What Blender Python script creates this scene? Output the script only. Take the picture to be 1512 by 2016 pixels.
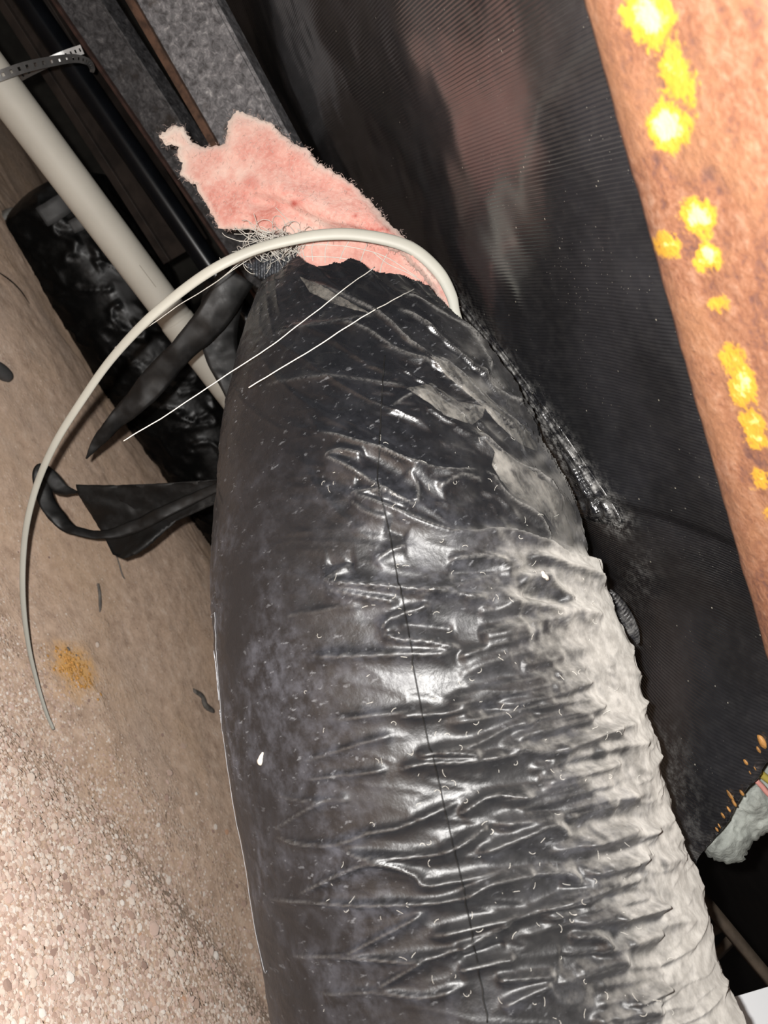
import bpy, bmesh, math, random
import numpy as np
from mathutils import Vector, Matrix
from mathutils.geometry import delaunay_2d_cdt

random.seed(7)
RNG = np.random.default_rng(11)
for o in list(bpy.data.objects):
    bpy.data.objects.remove(o, do_unlink=True)
SC = bpy.context.scene
COL = SC.collection

# ------------------------------------------------------------------ camera
F, CX, CY = 1450.0, 756.0, 1008.0            # focal length and centre, in pixels of a 1512 x 2016 frame
ROLL = math.radians(60.7)                    # the phone was held rolled over on its side
PITCH = math.atan(132.0 / F)                 # and looks slightly up
CAMP = np.array([0.0, 0.0, 0.45])
_r = np.array([1.0, 0, 0])
_f = np.array([0, math.cos(PITCH), math.sin(PITCH)])
_u = np.array([0, -math.sin(PITCH), math.cos(PITCH)])
AX = math.cos(ROLL) * _r + math.sin(ROLL) * _u       # image right
AY = -math.sin(ROLL) * _r + math.cos(ROLL) * _u      # image up
AZ = -_f
cd = bpy.data.cameras.new('camera')
cam = bpy.data.objects.new('camera', cd)
COL.objects.link(cam)
cam.matrix_world = Matrix(((AX[0], AY[0], AZ[0], CAMP[0]), (AX[1], AY[1], AZ[1], CAMP[1]),
                           (AX[2], AY[2], AZ[2], CAMP[2]), (0, 0, 0, 1)))
cd.sensor_fit = 'VERTICAL'
cd.sensor_height = 36.0
cd.lens = 36.0 * F / 2016.0
cd.clip_start = 0.01
cd.clip_end = 50
cd.dof.use_dof = True
cd.dof.focus_distance = 0.72
cd.dof.aperture_fstop = 9.0
SC.camera = cam

# ------------------------------------------------------------------ light
w = bpy.data.worlds.new('World')
SC.world = w
w.use_nodes = True
bg = w.node_tree.nodes['Background']
bg.inputs[0].default_value = (1.0, 0.985, 0.97, 1)
bg.inputs[1].default_value = 0.20
ld = bpy.data.lights.new('phone_flash', 'POINT')
ld.energy = 41.0
ld.color = (1.0, 0.975, 0.945)
ld.shadow_soft_size = 0.006
lo = bpy.data.objects.new('phone_flash', ld)
lo.location = Vector(CAMP - 0.026 * AX + 0.018 * AY + 0.004 * AZ)
COL.objects.link(lo)
SC.view_settings.view_transform = 'Standard'
SC.view_settings.look = 'None'
SC.view_settings.gamma = 1.0
SC.view_settings.use_curve_mapping = False
SC.view_settings.exposure = 0.0


# ------------------------------------------------------------------ helpers: projection
def ray(px, py):
    return (px - CX) / F * AX - (py - CY) / F * AY - AZ


def P(px, py, d):
    return CAMP + ray(px, py) * d


def proj(V):
    D = np.asarray(V) - CAMP
    z = -(D @ AZ)
    z = np.where(z < 1e-4, 1e-4, z)
    return CX + (D @ AX) / z * F, CY - (D @ AY) / z * F, z


def on_z(px, py, z):
    v = ray(px, py)
    return CAMP + v * ((z - CAMP[2]) / v[2])


# ------------------------------------------------------------------ helpers: numbers
def sm(a, b, x):
    t = np.clip((np.asarray(x, float) - a) / (b - a), 0, 1)
    return t * t * (3 - 2 * t)


def _hash(ix, iy, iz, seed):
    n = (ix * 73856093) ^ (iy * 19349663) ^ (iz * 83492791) ^ (seed * 2654435761)
    n = (n ^ (n >> 13)) * 1274126177
    n = n & 0xffffffff
    n = (n ^ (n >> 16)) & 0xffff
    return n / 65535.0


def vnoise(p, seed=0):
    p = np.asarray(p, float)
    i = np.floor(p).astype(np.int64)
    f = p - i
    f = f * f * (3 - 2 * f)
    out = 0
    for dx in (0, 1):
        for dy in (0, 1):
            for dz in (0, 1):
                wgt = (f[..., 0] if dx else 1 - f[..., 0]) * (f[..., 1] if dy else 1 - f[..., 1]) * (f[..., 2] if dz else 1 - f[..., 2])
                out = out + wgt * _hash(i[..., 0] + dx, i[..., 1] + dy, i[..., 2] + dz, seed)
    return out * 2 - 1


def fbm(p, octv=4, seed=0):
    p = np.asarray(p, float)
    a, s, t = 1.0, 0.0, 0.0
    for k in range(octv):
        s = s + a * vnoise(p * 2 ** k, seed + k)
        t += a
        a *= 0.5
    return s / t


def cr(pts, n):
    """Catmull-Rom through rows of pts, n samples in all."""
    p = np.asarray(pts, float)
    p = np.vstack([2 * p[0] - p[1], p, 2 * p[-1] - p[-2]])
    m = len(p) - 3
    t = np.linspace(0, m - 1e-9, n)
    i = t.astype(int)
    u = (t - i)[:, None]
    a, b, c, d = p[i], p[i + 1], p[i + 2], p[i + 3]
    return 0.5 * (2 * b + (c - a) * u + (2 * a - 5 * b + 4 * c - d) * u ** 2 + (3 * b - a - 3 * c + d) * u ** 3)


# ------------------------------------------------------------------ helpers: objects
def mesh_obj(name, verts, faces, mat, parent=None, smooth=True, mats=None, midx=None):
    me = bpy.data.meshes.new(name)
    V = np.asarray(verts, dtype=np.float32)
    if isinstance(faces, np.ndarray) and faces.ndim == 2:
        k = faces.shape[1]
        me.vertices.add(len(V))
        me.vertices.foreach_set('co', V.ravel())
        me.loops.add(faces.size)
        me.loops.foreach_set('vertex_index', faces.astype(np.int32).ravel())
        me.polygons.add(len(faces))
        me.polygons.foreach_set('loop_start', np.arange(0, faces.size, k, dtype=np.int32))
        me.polygons.foreach_set('loop_total', np.full(len(faces), k, dtype=np.int32))
        me.update(calc_edges=True)
    else:
        me.from_pydata([tuple(v) for v in V.tolist()], [], [tuple(f) for f in faces])
        me.update()
    me.validate()
    for m in (mats or [mat]):
        me.materials.append(m)
    if midx is not None:
        me.polygons.foreach_set('material_index', np.asarray(midx, dtype=np.int32))
    me.polygons.foreach_set('use_smooth', np.full(len(me.polygons), bool(smooth)))
    o = bpy.data.objects.new(name, me)
    COL.objects.link(o)
    if parent:
        o.parent = parent
    return o


def attr(o, name, vals):
    a = o.data.attributes.new(name, 'FLOAT', 'POINT')
    a.data.foreach_set('value', np.asarray(vals, dtype=np.float32))


def tag(o, label=None, cat=None, group=None, kind=None):
    if label: o['label'] = label
    if cat: o['category'] = cat
    if group: o['group'] = group
    if kind: o['kind'] = kind
    return o


def thing(name, label, cat, loc=(0, 0, 0), group=None):
    o = bpy.data.objects.new(name, None)
    o.empty_display_size = 0.05
    COL.objects.link(o)
    return tag(o, label, cat, group)


def grid_faces(nu, nv, wrap=False):
    iu = np.arange(nu - 1)
    iv = np.arange(nv if wrap else nv - 1)
    A, B = np.meshgrid(iu, iv, indexing='ij')
    a = A * nv + B
    b = A * nv + (B + 1) % nv
    c = (A + 1) * nv + (B + 1) % nv
    d = (A + 1) * nv + B
    return np.stack([a, b, c, d], -1).reshape(-1, 4)


def tube_geo(pts, rad, n=10, cap=True, flat=1.0, ref=None):
    """Swept tube; flat < 1 squashes the section along the ref direction."""
    pts = np.asarray(pts, float)
    m = len(pts)
    rad = np.broadcast_to(np.asarray(rad, float), (m,))
    T = np.gradient(pts, axis=0)
    T /= np.linalg.norm(T, axis=1)[:, None] + 1e-12
    if ref is None:
        ref = np.array([0.31, 0.77, 0.55])
    R = np.broadcast_to(np.asarray(ref, float), pts.shape)
    N = R - (R * T).sum(1)[:, None] * T
    N /= np.linalg.norm(N, axis=1)[:, None] + 1e-12
    B = np.cross(T, N)
    th = np.linspace(0, 2 * np.pi, n, endpoint=False)
    V = pts[:, None, :] + rad[:, None, None] * (np.cos(th)[None, :, None] * N[:, None, :] * flat + np.sin(th)[None, :, None] * B[:, None, :])
    V = V.reshape(-1, 3)
    Fc = [tuple(f) for f in grid_faces(m, n, True).tolist()]
    if cap:
        Fc.append(tuple(range(n - 1, -1, -1)))
        Fc.append(tuple((m - 1) * n + k for k in range(n)))
    return V, Fc


def tube(name, pts, rad, mat, parent=None, n=10, **k):
    V, Fc = tube_geo(pts, rad, n, **k)
    return mesh_obj(name, V, Fc, mat, parent)


def pxpath(rows, n):
    """rows of (px, py, depth[, extra]) smoothed and put into space -> points, extra column."""
    c = cr(rows, n)
    pts = np.array([P(a[0], a[1], a[2]) for a in c])
    return pts, (c[:, 3] if c.shape[1] > 3 else None), c


def slab_geo(V, nu, nv, thick, nrm):
    """Sheet grid V (nu*nv) -> closed thin sheet."""
    A = V + nrm * thick / 2
    Bv = V - nrm * thick / 2
    fa = grid_faces(nu, nv)
    n = nu * nv
    fb = fa[:, ::-1] + n
    idx = np.arange(n).reshape(nu, nv)
    loop = np.concatenate([idx[0, :-1], idx[:-1, -1], idx[-1, :0:-1], idx[:0:-1, 0]])
    nx = np.roll(loop, -1)
    side = np.stack([loop + n, nx + n, nx, loop], 1)
    return np.vstack([A, Bv]), np.vstack([fa, fb, side])


def gnormals(V, nu, nv):
    G = V.reshape(nu, nv, 3)
    du = np.gradient(G, axis=0)
    dv = np.gradient(G, axis=1)
    N = np.cross(du, dv)
    N /= np.linalg.norm(N, axis=2)[:, :, None] + 1e-12
    return N.reshape(-1, 3)


def ribbon(name, rows, mat, parent=None, n=40, nv=7, thick=0.0012, twist=None, curl=0.0, crumple=0.0, seed=0):
    """Strip along a path: rows (px, py, depth, width px). twist = list of angles along it."""
    pts, wd, c = pxpath(rows, n)
    T = np.gradient(pts, axis=0)
    T /= np.linalg.norm(T, axis=1)[:, None]
    vdir = pts - CAMP
    vdir /= np.linalg.norm(vdir, axis=1)[:, None]
    S = np.cross(T, vdir)
    S /= np.linalg.norm(S, axis=1)[:, None]
    Nn = np.cross(S, T)
    tw = np.zeros(n) if twist is None else np.interp(np.linspace(0, 1, n), np.linspace(0, 1, len(twist)), twist)
    S2 = np.cos(tw)[:, None] * S + np.sin(tw)[:, None] * Nn
    N2 = np.cross(S2, T)
    wv = wd * c[:, 2] / F
    q = np.linspace(-0.5, 0.5, nv)
    V = pts[:, None, :] + S2[:, None, :] * (q[None, :, None] * wv[:, None, None])
    V = V + N2[:, None, :] * ((q[None, :, None] ** 2 - .08) * curl * wv[:, None, None])
    V = V.reshape(-1, 3)
    if crumple:
        V = V + np.repeat(N2, nv, 0) * (crumple * fbm(V * 40, 3, seed))[:, None]
    V2, Fc = slab_geo(V, n, nv, thick, gnormals(V, n, nv))
    return mesh_obj(name, V2, Fc, mat, parent)


def box(name, c, ex, ey, ez, sx, sy, sz, mat, parent=None, bev=0.002, rough=0.0, cuts=0):
    """Bevelled box, centre c, unit axes ex ey ez, full sizes."""
    bm = bmesh.new()
    bmesh.ops.create_cube(bm, size=1.0)
    M = Matrix(((ex[0] * sx, ey[0] * sy, ez[0] * sz, c[0]), (ex[1] * sx, ey[1] * sy, ez[1] * sz, c[1]),
                (ex[2] * sx, ey[2] * sy, ez[2] * sz, c[2]), (0, 0, 0, 1)))
    bmesh.ops.transform(bm, matrix=M, verts=bm.verts)
    if bev:
        bmesh.ops.bevel(bm, geom=bm.edges[:], offset=bev, segments=2, affect='EDGES', profile=.5)
    bmesh.ops.recalc_face_normals(bm, faces=bm.faces)
    me = bpy.data.meshes.new(name)
    bm.to_mesh(me)
    bm.free()
    me.materials.append(mat)
    o = bpy.data.objects.new(name, me)
    COL.objects.link(o)
    if parent: o.parent = parent
    return o


def in_poly(x, y, poly):
    x = np.asarray(x); y = np.asarray(y)
    r = np.zeros(x.shape, bool)
    n = len(poly)
    for i in range(n):
        x0, y0 = poly[i]; x1, y1 = poly[(i + 1) % n]
        c = (y0 > y) != (y1 > y)
        with np.errstate(divide='ignore', invalid='ignore'):
            xx = (x1 - x0) * (y - y0) / (y1 - y0 + 1e-12) + x0
        r ^= c & (x < xx)
    return r


def poly_dist(x, y, pts, closed=False):
    """distance, signed side and arc fraction to a polyline."""
    pts = np.asarray(pts, float)
    if closed: pts = np.vstack([pts, pts[:1]])
    seg = np.linalg.norm(np.diff(pts, axis=0), axis=1)
    cum = np.concatenate([[0], np.cumsum(seg)])
    best = np.full(x.shape, 1e9); side = np.zeros(x.shape); fr = np.zeros(x.shape)
    for i in range(len(pts) - 1):
        ax, ay = pts[i]; bx, by = pts[i + 1]
        dx, dy = bx - ax, by - ay
        L2 = dx * dx + dy * dy + 1e-9
        t = np.clip(((x - ax) * dx + (y - ay) * dy) / L2, 0, 1)
        ex, ey = x - ax - t * dx, y - ay - t * dy
        d = np.hypot(ex, ey)
        m = d < best
        best = np.where(m, d, best)
        side = np.where(m, np.sign(dx * ey - dy * ex), side)
        fr = np.where(m, (cum[i] + t * seg[i]) / cum[-1], fr)
    return best, side, fr


def resample(poly, step, jitter=0.0, seed=0, closed=True):
    rng = np.random.default_rng(seed)
    p = np.asarray(poly, float)
    q = np.vstack([p, p[:1]]) if closed else p
    out = []
    for i in range(len(q) - 1):
        L = np.hypot(*(q[i + 1] - q[i]))
        n = max(1, int(L / step))
        for k in range(n):
            t = k / n
            c = q[i] * (1 - t) + q[i + 1] * t
            nn = np.array([-(q[i + 1] - q[i])[1], (q[i + 1] - q[i])[0]]) / (L + 1e-9)
            out.append(c + nn * rng.normal(0, jitter))
    return np.array(out)


def puff(name, poly, depth, mat, parent=None, step=5.0, front=0.02, back=0.012, edge=18.0, jitter=0.6, noise=0.004, nscale=30, seed=0, shape=None):
    """A padded piece with the outline poly (pixels at its depth): front and back skins meeting at the rim."""
    b = resample(poly, step, jitter, seed)
    x0, y0 = b.min(0); x1, y1 = b.max(0)
    gx, gy = np.meshgrid(np.arange(x0, x1, step), np.arange(y0, y1, step))
    gx = gx + (np.arange(gx.shape[0]) % 2)[:, None] * step / 2
    gx = gx.ravel(); gy = gy.ravel()
    ins = in_poly(gx, gy, b)
    db, _, _ = poly_dist(gx, gy, b, True)
    k = ins & (db > step * .55)
    pts = np.vstack([b, np.stack([gx[k], gy[k]], 1)])
    nb = len(b)
    res = delaunay_2d_cdt([Vector(p) for p in pts.tolist()], [(i, (i + 1) % nb) for i in range(nb)], [list(range(nb))], 1, 1e-5)
    pv = np.array([tuple(v) for v in res[0]])
    tris = [t for t in res[2]]
    dist, _, _ = poly_dist(pv[:, 0], pv[:, 1], b, True)
    prof = np.sqrt(np.clip(1 - (1 - np.clip(dist / edge, 0, 1)) ** 2, 0, 1))
    d = np.array([depth(x, y) for x, y in pv])
    base = np.array([P(x, y, q) for (x, y), q in zip(pv, d)])
    vd = base - CAMP
    vd /= np.linalg.norm(vd, axis=1)[:, None]
    nz = fbm(base * nscale, 4, seed) * noise
    ext = shape(pv[:, 0], pv[:, 1]) if shape else 0
    Vf = base - vd * ((front * prof + (nz + ext) * np.clip(dist / (edge * .5), 0, 1)))[:, None]
    Vb = base + vd * (back * prof + 0.0004)[:, None]
    n = len(pv)
    Fc = []
    for t in tris:
        a, bb, c = t[0], t[1], t[2]
        Fc.append((a, bb, c)); Fc.append((c + n, bb + n, a + n))
    # rim
    from collections import Counter
    ec = Counter()
    for t in tris:
        for i in range(3):
            ec[(t[i], t[(i + 1) % 3])] += 1
    for (a, bb) in list(ec):
        if (bb, a) not in ec:
            Fc.append((bb, a, a + n, bb + n))
    o = mesh_obj(name, np.vstack([Vf, Vb]), Fc, mat, parent)
    bm = bmesh.new(); bm.from_mesh(o.data); bmesh.ops.recalc_face_normals(bm, faces=bm.faces); bm.to_mesh(o.data); bm.free()
    o.data.polygons.foreach_set('use_smooth', np.ones(len(o.data.polygons), bool))
    return o, pv, Vf, b


def strands(name, curves, width, mat, parent=None):
    """Many thin three-sided threads in one mesh. curves: list of (k,3) arrays."""
    V = []; Fc = []
    off = 0
    for c in curves:
        v, f = tube_geo(c, width, 3, cap=False)
        V.append(v); Fc.append(np.asarray(f) + off); off += len(v)
    return mesh_obj(name, np.vstack(V), np.vstack(Fc), mat, parent)


# ------------------------------------------------------------------ helpers: materials
class NT:
    def __init__(s, name):
        s.m = bpy.data.materials.new(name)
        s.m.use_nodes = True
        s.t = s.m.node_tree
        s.t.nodes.clear()
        s.out = s.t.nodes.new('ShaderNodeOutputMaterial')
        s.b = s.t.nodes.new('ShaderNodeBsdfPrincipled')
        s.t.links.new(s.b.outputs[0], s.out.inputs[0])

    def n(s, typ, **k):
        nd = s.t.nodes.new(typ)
        for a, v in k.items():
            setattr(nd, a, v)
        return nd

    def l(s, a, b):
        s.t.links.new(a, b)

    def set(s, **k):
        for a, v in k.items():
            s.put(s.b.inputs[a.replace('_', ' ')], v)
        return s

    def put(s, sock, v):
        if isinstance(v, bpy.types.NodeSocket):
            s.l(v, sock)
        elif isinstance(v, (tuple, list)) and len(v) == 3 and sock.type == 'RGBA':
            sock.default_value = (*v, 1)
        else:
            sock.default_value = v

    def pos(s):
        return s.n('ShaderNodeNewGeometry').outputs['Position']

    def noise(s, scale, detail=4, rough=.55, vec=None, dist=0.0):
        nd = s.n('ShaderNodeTexNoise')
        nd.inputs['Scale'].default_value = scale
        nd.inputs['Detail'].default_value = detail
        nd.inputs['Roughness'].default_value = rough
        nd.inputs['Distortion'].default_value = dist
        s.l(vec if vec is not None else s.pos(), nd.inputs['Vector'])
        return nd.outputs[0]

    def voro(s, scale, feature='F1', out='Distance', vec=None, rnd=1.0):
        nd = s.n('ShaderNodeTexVoronoi', feature=feature)
        nd.inputs['Scale'].default_value = scale
        nd.inputs['Randomness'].default_value = rnd
        s.l(vec if vec is not None else s.pos(), nd.inputs['Vector'])
        return nd.outputs[out]

    def mapv(s, vec, scale=(1, 1, 1), rot=(0, 0, 0), loc=(0, 0, 0)):
        nd = s.n('ShaderNodeMapping')
        nd.inputs['Scale'].default_value = scale
        nd.inputs['Rotation'].default_value = rot
        nd.inputs['Location'].default_value = loc
        s.l(vec, nd.inputs[0])
        return nd.outputs[0]

    def ramp(s, fac, stops, interp='LINEAR'):
        nd = s.n('ShaderNodeValToRGB')
        e = nd.color_ramp.elements
        nd.color_ramp.interpolation = interp
        while len(e) < len(stops):
            e.new(0.5)
        for el, (p, c) in zip(e, stops):
            el.position = p
            el.color = (*c, 1) if len(c) == 3 else c
        s.put(nd.inputs[0], fac)
        return nd.outputs[0]

    def rng(s, v, a, b, c=0.0, d=1.0, smooth=True):
        nd = s.n('ShaderNodeMapRange')
        nd.interpolation_type = 'SMOOTHSTEP' if smooth else 'LINEAR'
        s.put(nd.inputs['Value'], v)
        for k, x in zip(('From Min', 'From Max', 'To Min', 'To Max'), (a, b, c, d)):
            nd.inputs[k].default_value = x
        return nd.outputs[0]

    def math(s, op, a, b=0.0, clamp=False):
        nd = s.n('ShaderNodeMath', operation=op)
        nd.use_clamp = clamp
        s.put(nd.inputs[0], a)
        s.put(nd.inputs[1], b)
        return nd.outputs[0]

    def mix(s, fac, a, b, mode='MIX'):
        nd = s.n('ShaderNodeMix', data_type='RGBA', blend_type=mode)
        s.put(nd.inputs[0], fac)
        s.put(nd.inputs[6], a)
        s.put(nd.inputs[7], b)
        return nd.outputs[2]

    def attr(s, name):
        return s.n('ShaderNodeAttribute', attribute_name=name).outputs['Fac']

    def bump(s, h, strength=.5, dist=.002, prev=None):
        nd = s.n('ShaderNodeBump')
        nd.inputs['Strength'].default_value = strength
        nd.inputs['Distance'].default_value = dist
        s.put(nd.inputs['Height'], h)
        if prev is not None:
            s.l(prev, nd.inputs['Normal'])
        s.l(nd.outputs[0], s.b.inputs['Normal'])
        return nd.outputs[0]


def plain(name, col, rough=.6, var=.25, scale=30, bumpd=0.0, spec=.5, **k):
    t = NT(name)
    nz = t.noise(scale, 5)
    c = t.mix(t.rng(nz, .3, .7), tuple(x * (1 - var) for x in col), tuple(min(1, x * (1 + var)) for x in col))
    t.set(Base_Color=c, Roughness=rough, **k)
    t.b.inputs['Specular IOR Level'].default_value = spec
    if bumpd:
        t.bump(t.noise(scale * 4, 4), .6, bumpd)
    return t.m


DANG = math.radians(24)
D1 = np.array([math.cos(DANG), math.sin(DANG), 0])     # the way the steel and the trench run
D2 = np.array([-math.sin(DANG), math.cos(DANG), 0])
ZZ = np.array([0, 0, 1.0])

# black plastic of the duct jacket: glossy, scuffed, dusty where it faces up
t = NT('duct_jacket_plastic')
nz1 = t.noise(9, 5, .6)
nz2 = t.noise(70, 6, .65)
scuff = t.math('MULTIPLY', t.math('MULTIPLY', t.rng(nz1, .38, .64), t.rng(nz2, .35, .75)), t.attr('wear'))
hair = t.noise(1, 3, .6, t.mapv(t.pos(), (260, 60, 140), (0.3, .6, .9)))
scr = t.math('MULTIPLY', t.rng(hair, .62, .72), t.rng(nz1, .35, .6))
base = t.mix(scuff, (.0065, .007, .0085), (.050, .052, .062))
base = t.mix(t.math('MULTIPLY', scr, .6), base, (.15, .155, .165))
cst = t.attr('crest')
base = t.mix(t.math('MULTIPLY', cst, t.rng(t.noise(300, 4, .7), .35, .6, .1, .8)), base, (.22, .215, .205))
geo = t.n('ShaderNodeNewGeometry')
sx = t.n('ShaderNodeSeparateXYZ')
t.l(geo.outputs['Normal'], sx.inputs[0])
da = t.attr('dust')
dn = t.math('ADD', t.math('MULTIPLY', t.noise(24, 6, .7), .62), t.math('MULTIPLY', t.noise(160, 3, .6), .26))
bu = t.attr('baseup')
up = t.math('ADD', t.math('MULTIPLY', bu, .54), t.math('MULTIPLY', sx.outputs['Z'], .46))
up = t.math('ADD', up, t.math('SUBTRACT', dn, .44))
dl = t.math('ADD', t.rng(up, .26, .92), t.math('MULTIPLY', t.rng(up, -.3, .4), .045))
dust = t.math('MULTIPLY', dl, da, True)
dcol = t.mix(t.rng(nz2, .3, .7), (.26, .247, .225), (.41, .392, .362))
t.set(Base_Color=t.mix(dust, base, dcol), Roughness=t.math('ADD', t.math('ADD', t.rng(nz2, .3, .8, .22, .32), t.math('MULTIPLY', t.attr('wear'), .17)), t.math('MULTIPLY', dust, 1.2), True))
t.b.inputs['Diffuse Roughness'].default_value = 1.0
t.put(t.b.inputs['Specular IOR Level'], t.rng(dust, 0, .6, .55, .05))
h1 = t.noise(1, 4, .6, t.mapv(t.pos(), (60, 60, 60)))
b1 = t.bump(h1, .25, .004)
t.bump(t.noise(420, 3, .6), .12, .0005, b1)
M_JACKET = t.m

# belly membrane: woven black plastic with fine cross ribs and specks of grit
t = NT('belly_membrane_plastic')
pv = t.mapv(t.pos(), (1, 1, 1), (0, 0, -DANG))
wv = t.n('ShaderNodeTexWave', wave_type='BANDS', bands_direction='X', wave_profile='SIN')
wv.inputs['Scale'].default_value = 95
wv.inputs['Distortion'].default_value = 1.2
wv.inputs['Detail'].default_value = 2
wv.inputs['Detail Scale'].default_value = .25
t.l(pv, wv.inputs['Vector'])
cl = t.noise(7, 4, .55)
cell = t.voro(75)
spk = t.math('MULTIPLY', t.rng(cell, .035, .085, 1, 0), t.rng(t.noise(30, 2), .47, .55))
cell2 = t.voro(210)
spk2 = t.math('MULTIPLY', t.rng(cell2, .05, .12, 1, 0), t.rng(t.noise(14, 3), .52, .6))
base = t.mix(t.rng(cl, .35, .7), (.013, .013, .0145), (.028, .028, .032))
base = t.mix(t.math('MULTIPLY', t.math('MAXIMUM', spk, t.math('MULTIPLY', spk2, .6)), .8), base, (.45, .43, .36))
dd = t.math('MULTIPLY', t.attr('dust'), t.rng(t.noise(90, 6, .75), .42, .66))
base = t.mix(t.math('MULTIPLY', dd, .9), base, (.45, .44, .42))
t.set(Base_Color=base, Roughness=t.math('ADD', t.rng(t.noise(12, 3), .3, .7, .16, .25), t.math('MULTIPLY', dd, .5)))
t.b.inputs['Specular IOR Level'].default_value = 1.0
t.b.inputs['Coat Weight'].default_value = .6
t.b.inputs['Coat Roughness'].default_value = .14
b1 = t.bump(wv.outputs[0], .3, .0010)
t.bump(t.noise(9, 2), .12, .006, b1)
M_BELLY = t.m

t = NT('black_film')
nz = t.noise(40, 5, .65)
t.set(Base_Color=t.mix(t.rng(nz, .45, .8), (.006, .006, .006), (.016, .016, .016)), Roughness=t.rng(nz, .3, .7, .45, .65))
b1 = t.bump(t.noise(22, 2), .22, .006)
M_FILM = t.m

t = NT('far_duct_film')
nz = t.noise(25, 5, .65)
t.set(Base_Color=t.mix(t.rng(nz, .45, .8), (.005, .005, .005), (.016, .015, .014)), Roughness=t.rng(nz, .3, .7, .3, .45))
t.bump(t.noise(1, 3, .5, t.mapv(t.pos(), (14, 14, 14))), .35, .012)
t.b.inputs['Specular IOR Level'].default_value = .3
M_FARDUCT = t.m

# clear dusty film
t = NT('clear_dusty_film')
t.set(Base_Color=(.40, .385, .35), Roughness=.4, Alpha=t.rng(t.noise(1, 5, .75, t.mapv(t.pos(), (30, 90, 90), (.4, .2, .5))), .35, .72, .02, .34))
M_CLEAR = t.m

# rust
t = NT('rusty_steel')
pp = t.pos()
n1 = t.noise(60, 6, .75)
n2 = t.noise(210, 5, .75)
n3 = t.noise(14, 3, .6)
c = t.ramp(t.math('ADD', t.math('MULTIPLY', n1, .55), t.math('MULTIPLY', n2, .45)),
           [(.30, (.05, .022, .02)), (.41, (.11, .048, .034)), (.48, (.17, .068, .032)), (.55, (.21, .098, .055)), (.70, (.30, .18, .12))])
c = t.mix(t.rng(n3, .42, .62, 0, .55), c, (.24, .115, .055))
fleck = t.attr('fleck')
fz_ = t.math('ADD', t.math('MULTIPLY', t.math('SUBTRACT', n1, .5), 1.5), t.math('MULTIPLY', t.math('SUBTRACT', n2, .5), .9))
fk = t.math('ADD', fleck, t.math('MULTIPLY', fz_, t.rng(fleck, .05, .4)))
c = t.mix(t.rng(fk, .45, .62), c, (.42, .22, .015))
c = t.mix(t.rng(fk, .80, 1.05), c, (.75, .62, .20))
t.set(Base_Color=c, Roughness=t.rng(n2, .3, .7, .62, .9))
b1 = t.bump(n1, .7, .003)
t.bump(n2, .6, .0015, b1)
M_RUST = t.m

def steel_mat(name, k):
    t = NT(name)
    n1 = t.noise(95, 6, .75, None, .6)
    n2 = t.noise(16, 4, .6)
    c = t.ramp(n1, [(.36, (.035 * k, .034 * k, .036 * k)), (.5, (.10 * k, .10 * k, .106 * k)), (.60, (.17 * k, .168 * k, .175 * k)), (.72, (.36 * k, .355 * k, .35 * k))])
    c = t.mix(t.rng(n2, .56, .72), c, (.05 * k, .042 * k, .037 * k))
    t.set(Base_Color=c, Roughness=.55)
    t.bump(n1, .5, .0015)
    return t.m


M_STEEL = steel_mat('weathered_steel', 1.6)
M_STEEL2 = steel_mat('darker_weathered_steel', .75)
M_STEEL_RUST = plain('rust_brown_edge', (.085, .045, .028), .85, .5, 60, .001)
M_DARKRED = plain('dark_red_edge', (.05, .024, .018), .85, .4, 60, .001)
M_DARKSTEEL = plain('dark_brown_steel', (.03, .022, .018), .6, .4, 25, .001)
M_BLACKPIPE = plain('black_plastic_pipe', (.005, .006, .008), .27, .2, 30, 0, .35)
M_PVC = plain('cream_pvc', (.56, .535, .47), .6, .06, 12)
M_PVC2 = plain('cream_pvc_marks', (.36, .33, .28), .5, .1, 40)
t = NT('galvanised_strap')
t.set(Base_Color=t.mix(t.noise(160, 4), (.15, .15, .15), (.25, .25, .245)), Roughness=.38, Metallic=.7)
M_GALV = t.m
M_NYLON = plain('grey_nylon', (.47, .465, .41), .5, .06, 14)
M_THREAD = plain('white_thread', (.70, .68, .62), .7, .1, 90)
M_SEAM = plain('seam_dark', (.004, .004, .004), .6, .2, 90)
M_PRINT = plain('printed_grey', (.30, .31, .33), .6, .2, 90)
M_LINER = plain('crumpled_liner', (.05, .053, .06), .3, .5, 90, .001)
M_WOOD = plain('old_brown_wood', (.075, .055, .038), .8, .35, 30, .001)
M_DECK = plain('dark_deck', (.018, .013, .012), .9, .3, 20)
M_WALLB = plain('dim_skirting', (.055, .05, .042), .9, .3, 8)
M_WHITE = plain('white_sheet', (.80, .82, .84), .4, .03, 5)
M_PINKWIRE = plain('pink_wire', (.55, .25, .22), .5, .1)
M_YELLOW = plain('yellow_wire', (.35, .28, .06), .5, .1)
M_TAPE = plain('grey_tape', (.10, .10, .10), .55, .2, 40)
M_GOLD = plain('amber_glue', (.40, .20, .06), .5, .4, 120, .001)
M_STICK = plain('weathered_stick', (.22, .20, .18), .85, .25, 90, .0005)
M_ORANGE = plain('orange_crumbs', (.72, .38, .11), .85, .3, 200, .001)
M_SCRAP = plain('pale_scrap', (.6, .56, .5), .7, .1, 90)

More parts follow.
